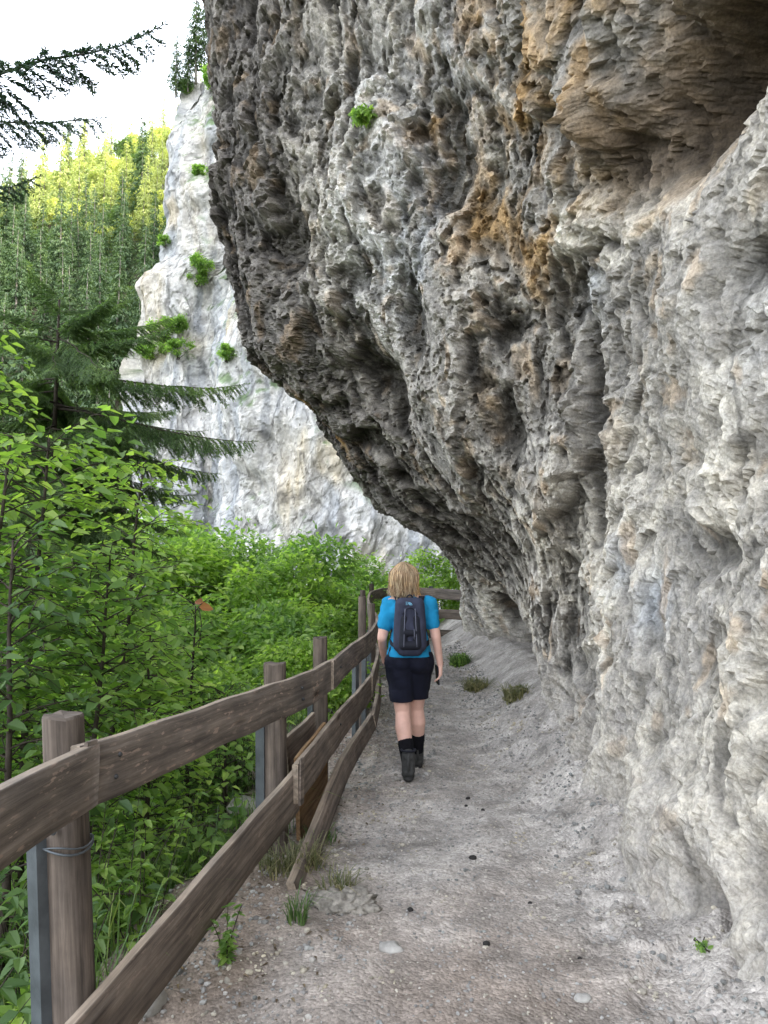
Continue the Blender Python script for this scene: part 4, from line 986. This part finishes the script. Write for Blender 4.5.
def post(name, x, y, z0, z1, w, lean=(0, 0), mat='post', seed=0, parent=fence, n=14, square=.0, label=None):
    rng = np.random.default_rng(seed); m = 12; t = np.linspace(0, 1, m); a = np.arange(n) / n * 2 * math.pi + .3
    rad = w / 2 * (1 + .04 * rng.normal(size=n)); sq = 1 / np.maximum(np.abs(np.cos(a)), np.abs(np.sin(a))); rad = rad * (1 - square + square * sq * .95)
    C = np.stack([x + lean[0] * t, y + lean[1] * t, z0 + (z1 - z0) * t], -1); tw = (1.06 - .08 * t) * (1 + .015 * rng.normal(size=m))
    G = C[:, None] + (rad[None, :, None] * tw[:, None, None]) * np.stack([np.cos(a), np.sin(a), 0 * a], -1)[None]
    G[-1, :, 2] += .003 * rng.normal(size=n); gr = np.stack(np.broadcast_arrays((t * (z1 - z0))[:, None], (a * w / 2)[None, :] * 1.0, np.full((1, 1), seed * 1.0)), -1)
    mb = MB(); mb.grid(G, 0, True, close=True, grain=gr.reshape(-1, 3))
    r2 = G[-1] * 1.0; c_ = r2.mean(0); r3 = c_ + (r2 - c_) * .93 + [0, 0, .008]
    mb.grid(np.stack([r2, r3, c_ + (r2 - c_) * .05 + [0, 0, .006]]), 1, False, close=True, grain=np.tile([[0, 0, seed + 3.]], (3 * n, 1)) + np.stack([r2, r3, r3], 0).reshape(-1, 3) * [.3, .6, 0])
    o = mb.build(name, [M[mat], M['wood_cap' if mat == 'post' else mat]], parent)
    if label: o['label'] = label
    return o
def ztop(u, v, Y): return at(u, v, Y)[2]
def band(x, y, z, w, parent):
    mb = MB(); a = np.linspace(0, 2 * math.pi, 25); mb.tube(np.stack([x + np.cos(a) * w, y + np.sin(a) * w, z + .01 * np.sin(a * 2)], -1), .004, 6, cap=False); mb.tube(np.stack([x + np.cos(a) * w, y + np.sin(a) * w, z + .012 + .006 * np.sin(a * 3)], -1), .003, 6, cap=False); return mb.build('wire_band', M['steel'], parent)
def bolt(p, r, parent):
    mb = MB(); p = np.array(p); mb.tube(np.stack([p, p + np.array([.9, -.45, 0]) * .012, p + np.array([.9, -.45, 0]) * .018]), [r, r, r * .5], 8); return mb.build('bolt', M['steel'], parent)
# post 1 leans towards the path at its foot
p1 = post('post', -.955, 2.62, -.75, 1.12, .132, (-.135, .01), seed=1, square=.35, label='thick nearest wooden post with a wire band')
band(-1.06, 2.625, .70, .082, p1); bolt((-1.08, 2.545, .77), .011, p1)
def channel(x, y, z0, z1, w, parent, lean=(0, 0), rot=0, name='steel_channel'):
    """galvanised U profile"""
    pr = np.array([(-w / 2, w * .35), (-w / 2, -w * .35), (w / 2, -w * .35), (w / 2, w * .35), (w / 2 - .006, w * .35), (w / 2 - .006, -w * .35 + .006), (-w / 2 + .006, -w * .35 + .006), (-w / 2 + .006, w * .35)])
    c_, s_ = math.cos(rot), math.sin(rot); pr = pr @ np.array([[c_, s_], [-s_, c_]]); t = np.linspace(0, 1, 5)
    G = np.stack([np.stack([pr[:, 0] + x + lean[0] * q_, pr[:, 1] + y + lean[1] * q_, np.full(8, z0 + (z1 - z0) * q_)], -1) for q_ in t]); mb = MB(); mb.grid(G, 0, False, close=True); I = np.arange(8)
    for b_ in (0, 32): mb.F.append((np.array([[0, 1, 6, 7], [1, 2, 5, 6], [2, 3, 4, 5]]) + b_, 0, False))
    return mb.build(name, M['steel'], parent)
channel(-1.02, 2.585, -.75, .74, .085, p1, (-.108, .01), R(55))
p2 = post('post', -.625, 4.62, -.45, ztop(275, 664, 4.62), .135, (-.03, 0), seed=2, square=.4, label='second wooden post with a steel channel on its outer side')
channel(-.70, 4.60, -.45, .80, .08, p2, (-.02, 0), R(70)); band(-.63, 4.62, .27, .088, p2)
p3 = post('post', -.455, 5.62, -.35, ztop(324, 638, 5.62), .105, (-.015, 0), seed=3, square=.5); channel(-.515, 5.60, -.35, .78, .06, p3, (-.01, 0), R(70))
channel(-.268, 7.25, -.3, ztop(358, 652, 7.25), .06, fence, (0, 0), R(60), 'steel_post')
p4 = post('post', -.225, 7.9, -.3, ztop(363, 597, 7.9), .085, (0, 0), seed=4, square=.6, label='tall dark square post before the bend'); channel(-.2, 7.76, -.3, .98, .06, p4, (0, 0), R(80))
p5 = post('post', -.16, 9.85, -.3, ztop(373, 604, 9.85), .09, seed=5, square=.5); channel(-.19, 9.74, -.3, .9, .055, p5)
for k, (x, y) in enumerate([(-.36, 13.0), (-.25, 15.4), (.14, 16.45), (1.68, 16.05)]): post('post', x, y, -.2, zpath(y) + 1.18, .10, seed=6 + k, square=.5)
channel(1.02, 16.62, -.2, 1.36, .09, fence, (0, 0), 0, 'steel_post')
def rail_pts(idx): return None
off = .085
# top rail, board by board (path side of the posts)
board('rail', [(-1.045, 1.0, 1.08), (-1.0, 1.8, 1.065), (-.955, 2.56, 1.052)], .205, .04, 'wood', seed=1, wob=.004)
board('rail', [(-.985, 2.48, 1.055), (-.53, 4.50, 1.008), (-.36, 5.5, 1.005)], .205, .035, 'wood', seed=2, wob=.005)
board('rail', [(-.365, 5.35, 1.01), (-.25, 6.5, 1.03), (-.13, 7.75, 1.05), (-.075, 9.9, 1.06)], .2, .035, 'wood', seed=3, wob=.004)
board('rail', [(-.085, 9.75, 1.07), (-.2, 11.4, 1.14), (-.27, 13.1, 1.22), (-.17, 15.2, 1.31), (.16, 16.28, 1.33), (.85, 16.45, 1.33), (1.8, 15.85, 1.27)], .22, .04, 'wood', seed=4, wob=.004)
# middle rail
board('rail', [(-1.045, 2.05, .19), (-.515, 4.52, .478)], .245, .038, 'wood_mid', seed=5, wob=.0035)
board('rail', [(-1.05, .9, .12), (-1.03, 2.15, .20)], .24, .038, 'wood_mid', seed=25, wob=.003)
board('rail', [(-.505, 4.42, .53), (-.345, 5.55, .60), (-.13, 7.7, .60)], .225, .035, 'wood_mid', seed=6, wob=.005)
board('rail', [(-.125, 7.55, .615), (-.085, 8.6, .66), (-.075, 9.9, .70)], .2, .035, 'wood_mid', seed=7, wob=.004)
board('rail', [(-.085, 9.75, .70), (-.2, 11.4, .76), (-.27, 13.1, .80), (-.17, 15.2, .86), (.16, 16.28, .88), (.85, 16.45, .88), (1.8, 15.85, .86)], .2, .04, 'wood_mid', seed=8, wob=.004)
# lowest rail, tipped outwards
board('rail', [(-.475, 3.98, .05), (-.315, 5.5, .275), (-.12, 7.7, .235)], .14, .045, 'wood_mid', seed=9, lean=.25, wob=.003)
board('rail', [(-.115, 7.55, .245), (-.08, 8.6, .27), (-.075, 9.9, .31)], .12, .04, 'wood_mid', seed=10, lean=.2, wob=.004)
board('rail', [(.16, 16.3, .45), (.85, 16.47, .45), (1.8, 15.87, .44)], .16, .04, 'wood_mid', seed=11, wob=.004)
# pale loose boards stood behind the middle rail between posts two and three
board('loose_board', [(-.535, 4.72, .49), (-.425, 5.5, .56)], .6, .025, 'wood_fresh', seed=12, lean=.02, edge='wood_fresh')['label'] = 'lighter orange brown board set behind the middle rail'
board('loose_board', [(-.625, 4.85, .58), (-.50, 5.45, .64)], .5, .03, 'wood_mid', seed=13, lean=.05)
for x, y, z in ((-.925, 2.70, .98), (-.93, 2.68, .91), (-.495, 4.60, .93), (-.49, 4.62, .86), (-.50, 4.60, .40), (-.325, 5.62, .93), (-.325, 5.63, .52), (-.115, 7.9, .98), (-.112, 7.88, .52)):
    mb = MB(); mb.tube(np.array([[x - .01, y, z], [x + .012, y - .003, z], [x + .017, y - .004, z]]), [.009, .009, .004], 8); mb.build('bolt', M['iron'], fence)
# end cap plates where boards meet
for x, y, z, h in ((-.955, 2.50, .955, .215), (-.478, 4.445, .42, .26)):
    board('joint_strip', [(x, y - .012, z + h / 2), (x + .012, y + .04, z + h / 2)], h, .014, 'wood_mid', seed=15, edge='wood_mid')

# ------------------------------------------------------------------ the walker
def hull_blob(name, caps, mat, parent, voxel=.008, smooth=4, ells=(), extra=None, above=None, below=None):
    bm = bmesh.new()
    def sphere(c_, r_):
        ret = bmesh.ops.create_uvsphere(bm, u_segments=14, v_segments=9, radius=1)
        rr_ = r_ if hasattr(r_, '__len__') else (r_, r_, r_)
        for v in ret['verts']: v.co = Vector((c_[0] + v.co.x * rr_[0], c_[1] + v.co.y * rr_[1], c_[2] + v.co.z * rr_[2]))
        return ret['verts']
    for a, ra, b_, rb_ in caps:
        vs = sphere(a, ra) + sphere(b_, rb_); res = bmesh.ops.convex_hull(bm, input=vs)
        junk = [g for g in res['geom_interior'] if isinstance(g, bmesh.types.BMVert)] ; bmesh.ops.delete(bm, geom=[v for v in junk if v.is_valid], context='VERTS')
    for c_, r_ in ells: sphere(c_, r_)
    # keep only hull faces: drop leftover inner faces
    me = bpy.data.meshes.new(name); bm.to_mesh(me); bm.free()
    o = bpy.data.objects.new(name, me); COL.objects.link(o)
    md = o.modifiers.new('r', 'REMESH'); md.mode = 'VOXEL'; md.voxel_size = voxel; md.use_smooth_shade = True
    if smooth: sm = o.modifiers.new('s', 'SMOOTH'); sm.iterations = smooth; sm.factor = .5
    dg = bpy.context.evaluated_depsgraph_get(); ev = o.evaluated_get(dg); me2 = bpy.data.meshes.new_from_object(ev)
    bpy.data.objects.remove(o); bpy.data.meshes.remove(me)
    me2.materials.clear(); me2.materials.append(mat)
    for p_ in me2.polygons: p_.use_smooth = True; p_.material_index = 0
    if extra:
        V = np.zeros(len(me2.vertices) * 3, np.float32); me2.vertices.foreach_get('co', V); V = extra(V.reshape(-1, 3).astype(float)); me2.vertices.foreach_set('co', V.ravel().astype(np.float32)); me2.update()
    if above is not None or below is not None:      # open hems
        bm = bmesh.new(); bm.from_mesh(me2)
        for z_, nz_ in ((above, -1), (below, 1)):
            if z_ is not None: bmesh.ops.bisect_plane(bm, geom=bm.verts[:] + bm.edges[:] + bm.faces[:], plane_co=(0, 0, z_), plane_no=(0, .06, nz_), clear_outer=True)
        bm.to_mesh(me2); bm.free()
    me2.name = name
    return link(name, me2, parent)
PX, PY = .207, 6.3
person = thing('person', 'person with blond bob walking away along the path in turquoise t-shirt and black shorts', 'person', (PX, PY, 0))
V3 = lambda *a: np.array(a, float)
hipL, hipR = V3(-.085, 0, .90), V3(.085, .02, .90)
kneL, kneR = V3(-.055, .02, .485), V3(.062, .16, .50)
ankL, ankR = V3(-.015, -.17, .115), V3(.075, .27, .095)
shL, shR = V3(-.165, .0, 1.365), V3(.165, .0, 1.365)
elL, elR = V3(-.222, -.02, 1.09), V3(.215, -.04, 1.10)
wrL, wrR = V3(-.215, .15, .94), V3(.252, -.0, .875)
def mid_(a, b_, f): return a + (b_ - a) * f
caps = [
 (V3(0, 0, .95), .135, V3(0, 0, 1.12), .115), (V3(0, 0, 1.12), .115, V3(0, .0, 1.30), .125), (V3(-.08, .0, 1.31), .085, V3(.08, 0, 1.31), .085),
 (V3(0, .005, 1.36), .07, V3(-.03, .02, 1.47), .054), (shL, .062, V3(0, 0, 1.36), .085), (shR, .062, V3(0, 0, 1.36), .085),
 (hipL, .105, V3(0, 0, .96), .12), (hipR, .105, V3(0, 0, .96), .12), (hipL, .105, kneL, .062), (hipR, .105, kneR, .062),
 (kneL, .060, mid_(kneL, ankL, .3) + V3(-.008, -.024, 0), .068), (mid_(kneL, ankL, .3) + V3(-.008, -.024, 0), .068, ankL, .037), (kneR, .060, mid_(kneR, ankR, .3) + V3(.008, -.024, 0), .067), (mid_(kneR, ankR, .3) + V3(.008, -.024, 0), .067, ankR, .037),
 (ankL, .037, ankL + V3(0, .11, -.065), .034), (ankR, .037, ankR + V3(0, .12, -.05), .034),
 (shL, .056, elL, .042), (shR, .056, elR, .042), (elL, .042, wrL, .027), (elR, .042, wrR, .027)]
def hand(w, d, up, s, curl):
    """palm + five fingers: w wrist, d pointing direction, up = back of hand, s = thumb side"""
    d, up, s = norm(d), norm(up), norm(s); out = []; pe = w + d * .085
    out.append((w, .023, pe + s * .022, .016)); out.append((w, .022, pe - s * .024, .015)); out.append((w + d * .02, .02, pe, .016))
    for f, (o_, l1) in enumerate([(.031, .040), (.011, .045), (-.010, .042), (-.030, .033)]):
        a = pe + s * o_; d1 = norm(d - up * curl); b_ = a + d1 * l1; d2 = norm(d - up * curl * 3); c_ = b_ + d2 * l1 * .75
        out += [(a, .0095, b_, .0085), (b_, .0085, c_, .007)]
    a = w + d * .025 + s * .022; b_ = a + norm(d * .7 + s * .8 - up * .3) * .045; out += [(a, .0125, b_, .0105), (b_, .0105, b_ + norm(d + s * .1 - up * .5) * .032, .0085)]
    return out
caps += hand(wrR, V3(.03, .02, -1), V3(1, -.15, 0), V3(.1, 1, 0), .55) + hand(wrL, V3(.05, .75, -.6), V3(-1, 0, 0), V3(0, .5, .8), .4)
HX = -.042
ells = [(V3(HX, .045, 1.585), (.073, .093, .112)), (V3(HX, .075, 1.525), (.05, .06, .055)), (V3(HX, .147, 1.575), (.012, .02, .018)), (V3(HX - .074, .045, 1.575), (.01, .02, .03)), (V3(HX + .074, .045, 1.575), (.01, .02, .03)), (V3(-.07, -.045, .93), (.09, .09, .1)), (V3(.07, -.045, .93), (.09, .09, .1))]
body = hull_blob('body', caps, M['skin'], person, .0055, 5, ells)
# eyes and mouth (the face looks away from the camera)
mb = MB()
for sx in (-.03, .03):
    V, F = stone_mesh(np.random.default_rng(1), .012, 2, 1); mb.add(V * [1, .6, .7] + [sx + HX, .132, 1.595], F)
mb.build('eyes', M['phone'], person)
mb = MB(); V, F = stone_mesh(np.random.default_rng(2), .022, 2, 1); mb.add(V * [1, .4, .28] + [HX, .134, 1.525], F); mb.build('mouth', mat_plain('lips', (.42, .16, .14), .5), person)
def wrinkle(amp, sc):
    return lambda V: V + ((fbm(V * sc, 3, 9) + .9 * (ridged(V * [sc * .5, sc * .5, sc * 1.1] + V[:, [2]] * [sc * .4, 0, 0], 2, 12) - .6))[:, None] * amp) * norm(V * [1, 1, .15] - np.array([0, 0, 0]) * 1.0)
shirt = [(V3(-.03, .0, .90), .165, V3(-.02, 0, 1.10), .132), (V3(.03, .0, .90), .165, V3(.02, 0, 1.10), .132), (V3(0, 0, 1.10), .142, V3(0, 0, 1.30), .142), (V3(-.09, .0, 1.31), .102, V3(.09, 0, 1.31), .102), (V3(0, .005, 1.36), .085, V3(0, .01, 1.405), .072),
         (shL, .066, V3(0, 0, 1.35), .092), (shR, .066, V3(0, 0, 1.35), .092), (shL, .066, mid_(shL, elL, .62), .062), (shR, .066, mid_(shR, elR, .62), .062)]
hull_blob('t_shirt', shirt, M['shirt'], person, .008, 5, [(V3(-.07, -.05, .93), (.108, .112, .12)), (V3(.07, -.05, .93), (.108, .112, .12))], wrinkle(.010, 14), above=.952)
kl, kr = mid_(hipL, kneL, .74), mid_(hipR, kneR, .74)
sh_ = [(V3(-.035, -.01, .97), .138, V3(.035, -.01, .97), .138), (hipL + V3(0, -.02, 0), .122, V3(0, 0, .98), .135), (hipR + V3(0, -.03, 0), .122, V3(0, 0, .98), .135), (hipL + V3(0, -.02, 0), .122, kl, .098), (hipR + V3(0, -.02, 0), .122, kr, .096)]
hull_blob('shorts', sh_, M['shorts'], person, .008, 4, [(V3(-.072, -.055, .915), (.1, .105, .115)), (V3(.072, -.055, .915), (.1, .105, .115))], wrinkle(.010, 11), above=.578)
# hair: strands over a cap
hull_blob('hair_cap', [(V3(HX, .02, 1.6), .09, V3(HX, -.0, 1.52), .086)], M['hair'], person, .008, 4, [(V3(HX, .025, 1.605), (.088, .098, .1))])
rng = np.random.default_rng(5); mb = MB()
for k in range(900):
    a = rng.uniform(-.25, math.pi + .25) + math.pi; e_ = rng.uniform(.15, 1.5); cx, cy = math.cos(a) * math.cos(e_), math.sin(a) * math.cos(e_)
    p0_ = V3(HX + cx * .089, .025 + cy * .099, 1.605 + .103 * math.sin(e_)); dirn = norm(V3(math.cos(a), math.sin(a), 0)); lw = 1.458 + rng.normal(0, .016) - .02 * abs(math.sin(a))
    p2_ = V3(HX + math.cos(a) * .108, .01 + math.sin(a) * .108, 1.535 + rng.normal(0, .01)) + rng.normal(0, .007, 3); p3_ = V3(HX + math.cos(a) * .102, .005 + math.sin(a) * .095, lw) + rng.normal(0, .011, 3) + (dirn * rng.uniform(-.03, .025))
    p1_ = (p0_ + p2_) / 2 + dirn * .02 + V3(0, 0, .02)
    L_ = np.array([0, 1, 2, 3.]); tt = np.linspace(0, 3, 10); C = np.stack([cubic(L_, np.array([p0_, p1_, p2_, p3_])[:, j], tt) for j in range(3)], -1); mb.tube(C, np.linspace(.0045, .0018, 10), 4, cap=False)
mb.build('hair', M['hair'], person)
for nm, an, up_ in (('L', ankL, 0), ('R', ankR, 0)):
    kn = kneL if nm == 'L' else kneR; top_ = mid_(an, kn, .47)
    hull_blob('sock', [(an + V3(0, 0, -.02), .047, mid_(an, kn, .40) + V3(-.003 if nm == 'L' else .003, -.012, 0), .064)], M['sock'], person, .007, 3)
    pit = V3(0, .155, -.07 if nm == 'L' else -.055); heel = an + V3(0, -.03, -.075); toe = an + V3(.01 if nm == 'R' else -.01, .15, -.078)
    bt = hull_blob('boot', [(an + V3(0, -.005, .065), .056, an + V3(0, -.01, -.045), .054), (an + V3(0, -.03, -.05), .05, an + V3(0, .06, -.055), .05), (an + V3(0, .06, -.055), .05, toe, .042), (an + V3(0, -.015, .06), .052, an + V3(0, .07, -.04), .045)], M['boot'], person, .006, 2)
    zb = an[2] - .115
    mb = MB(); a = np.linspace(0, 2 * math.pi, 21); mb.tube(np.stack([an[0] + np.cos(a) * .055, an[1] - .008 + np.sin(a) * .055, an[2] + .112 + 0 * a], -1), .009, 6, cap=False); mb.build('collar', M['pack_dark'], bt)
    mb = MB(); mb.tube(np.array([[an[0], an[1] - .064, an[2] + .10], [an[0], an[1] - .070, an[2] + .04], [an[0], an[1] - .080, an[2] - .04]]), [.010, .009, .012], 6); mb.build('heel_tab', M['boot'], bt)
    mb = MB(); a = np.linspace(0, 2 * math.pi, 29)[:-1]; ol = np.stack([np.cos(a) * .050, .055 + np.sin(a) * .145], -1); ol[:, 0] *= np.where(ol[:, 1] > .08, 1.06, .92)
    G = np.stack([np.stack([ol[:, 0] * s_ + an[0], ol[:, 1] * s_ + an[1], np.full(28, zz_)], -1) for s_, zz_ in ((.02, zb), (.94, zb), (1, zb + .006), (1, zb + .022), (.9, zb + .03), (.02, zb + .03))]); mb.grid(G, 0, True, close=True); mb.build('sole', M['sole'], bt)

# backpack --------------------------------------------------------------
pk = thing('backpack', 'dark slate backpack with zips and a small light blue patch worn by the walker', 'backpack', (PX, PY - .17, 1.195))
def pshape(V):
    t = (V[:, 2] + .25) / .5; V = V.copy(); V[:, 0] *= 1.0 - .12 * np.clip(t - .5, 0, 1); return V + fbm(V * 14, 2, 3)[:, None] * .004 * np.array([0, 1, 0])
hull_blob('main_bag', [(V3(-.075, .0, -.15), .062, V3(.075, 0, -.15), .062), (V3(-.075, .0, -.15), .062, V3(-.07, 0, .17), .055), (V3(.075, 0, -.15), .062, V3(.07, 0, .17), .055), (V3(-.07, 0, .17), .055, V3(.07, 0, .17), .055), (V3(0, 0, -.16), .066, V3(0, 0, .17), .056), (V3(-.03, -.01, 0), .068, V3(.03, -.01, -.05), .07), (V3(-.05, 0, -.18), .06, V3(.05, 0, -.18), .06)], M['pack'], pk, .007, 4, [], pshape)
hull_blob('front_pocket', [(V3(-.055, -.055, -.15), .036, V3(.055, -.055, -.15), .036), (V3(-.055, -.055, -.15), .036, V3(-.05, -.045, .06), .028), (V3(.055, -.055, -.15), .036, V3(.05, -.045, .06), .028), (V3(-.04, -.06, -.05), .03, V3(.04, -.06, -.05), .03)], M['pack_dark'], pk, .006, 3)
mb = MB(); t = np.linspace(0, 1, 12)
for sx in (-1, 1): mb.tube(np.stack([sx * (.052 - .012 * t), -.088 + .018 * t, -.16 + .30 * t], -1), .0045, 5)
mb.build('piping', M['pack_grey'], pk)
mb = MB(); t = np.linspace(-1, 1, 14); mb.tube(np.stack([.058 * t, np.full(14, -.062), .145 - .05 * t ** 2], -1), .004, 5); mb.build('zip', M['pack_dark'], pk)
for zp in ([[.03, -.092, -.02], [.032, -.096, -.07], [.03, -.095, -.1]], [[-.045, -.078, .03], [-.046, -.082, -.01], [-.045, -.084, -.035]]):
    mb = MB(); mb.tube(np.array(zp), .004, 5); mb.build('zip_pull', M['pack_grey'], pk)
a = np.linspace(0, math.pi, 14); mb = MB(); mb.tube(np.stack([.025 * np.cos(a), np.full(14, .02), .215 + .03 * np.sin(a)], -1), .006, 6); mb.build('grab_handle', M['pack_dark'], pk)
for sx in (-1, 1):
    mb = MB(); C = np.array([[.085 * sx, .04, .17], [.10 * sx, .10, .235], [.105 * sx, .21, .20], [.11 * sx, .30, .06], [.13 * sx, .24, -.08], [.135 * sx, .08, -.15], [.11 * sx, .02, -.17]]); L_ = np.arange(7.); tt = np.linspace(0, 6, 30); C = np.stack([cubic(L_, C[:, j], tt) for j in range(3)], -1)
    T = norm(np.gradient(C, axis=0)); S_ = np.array([1, 0, 0]) * .024; G = np.stack([C - S_, C - S_ + norm(np.cross(T, [1, 0, 0])) * .01, C + S_ + norm(np.cross(T, [1, 0, 0])) * .01, C + S_], 1); mb.grid(G, 0, True, close=True); mb.build('shoulder_strap', M['pack_dark'], pk)
# patch: three nested quarter arcs beside a bar of thread
mb = MB()
for rr_ in (.012, .019, .026):
    a = np.linspace(0, math.pi / 2, 10); mb.tube(np.stack([-.014 + rr_ * np.sin(a) * 1.15, np.full(10, -.058), .165 + rr_ * np.cos(a) * .9], -1), .0026, 5)
for zz_ in (.190, .180, .170): mb.tube(np.array([[-.034, -.057, zz_], [-.018, -.058, zz_]]), .0022, 4)
mb.build('logo_patch', M['patch'], pk)
# phone in the right hand -----------------------------------------------------
ph = thing('phone', 'dark phone held low in the right hand of the walker', 'phone', (PX + wrR[0] - .022, PY + wrR[1] + .01, wrR[2] - .09), 0); ph.rotation_euler = (R(8), R(-6), R(10))
def slab(name, sx, sy, sz, mat, parent, off=(0, 0, 0), bev=.006):
    bm = bmesh.new(); bmesh.ops.create_cube(bm, size=1)
    for v in bm.verts: v.co = Vector((v.co.x * sx + off[0], v.co.y * sy + off[1], v.co.z * sz + off[2]))
    bmesh.ops.bevel(bm, geom=bm.edges[:], offset=min(bev, min(sx, sy, sz) * .4), segments=2, affect='EDGES'); me = bpy.data.meshes.new(name); bm.to_mesh(me); bm.free(); me.materials.append(mat); return link(name, me, parent)
slab('case', .012, .076, .158, M['pack_dark'], ph); slab('screen', .002, .068, .148, M['phone'], ph, (-.0072, 0, 0), .0008); slab('camera_bump', .003, .022, .03, M['iron'], ph, (.0075, .02, .055), .001)

# ------------------------------------------------------------------ light
SUN_EL, SUN_AZ = R(33), R(112)         # azimuth clockwise from +Y
sd = np.array([math.sin(SUN_AZ) * math.cos(SUN_EL), math.cos(SUN_AZ) * math.cos(SUN_EL), math.sin(SUN_EL)])
ld = bpy.data.lights.new('sun', 'SUN'); ld.energy = 5.0; ld.angle = R(.5); ld.color = (1, .9, .72)
lo_ = bpy.data.objects.new('sun', ld); COL.objects.link(lo_); lo_.rotation_euler = Vector(-sd).to_track_quat('-Z', 'Y').to_euler()
w = bpy.data.worlds.new('World'); SC.world = w; w.use_nodes = True; nt = w.node_tree
bg = nt.nodes['Background']; sky = nt.nodes.new('ShaderNodeTexSky'); sky.sky_type = 'NISHITA'; sky.sun_disc = False; sky.sun_elevation = SUN_EL; sky.sun_rotation = SUN_AZ
sky.dust_density = 3.0; sky.air_density = 1.0
hs = nt.nodes.new('ShaderNodeHueSaturation'); hs.inputs['Saturation'].default_value = .3
nt.links.new(sky.outputs[0], hs.inputs['Color']); nt.links.new(hs.outputs[0], bg.inputs['Color']); bg.inputs['Strength'].default_value = 1.48
SC.view_settings.view_transform = 'Standard'; SC.view_settings.look = 'None'; SC.view_settings.exposure = 0
SC.cycles.max_bounces = 8; SC.cycles.diffuse_bounces = 5; SC.cycles.transmission_bounces = 4
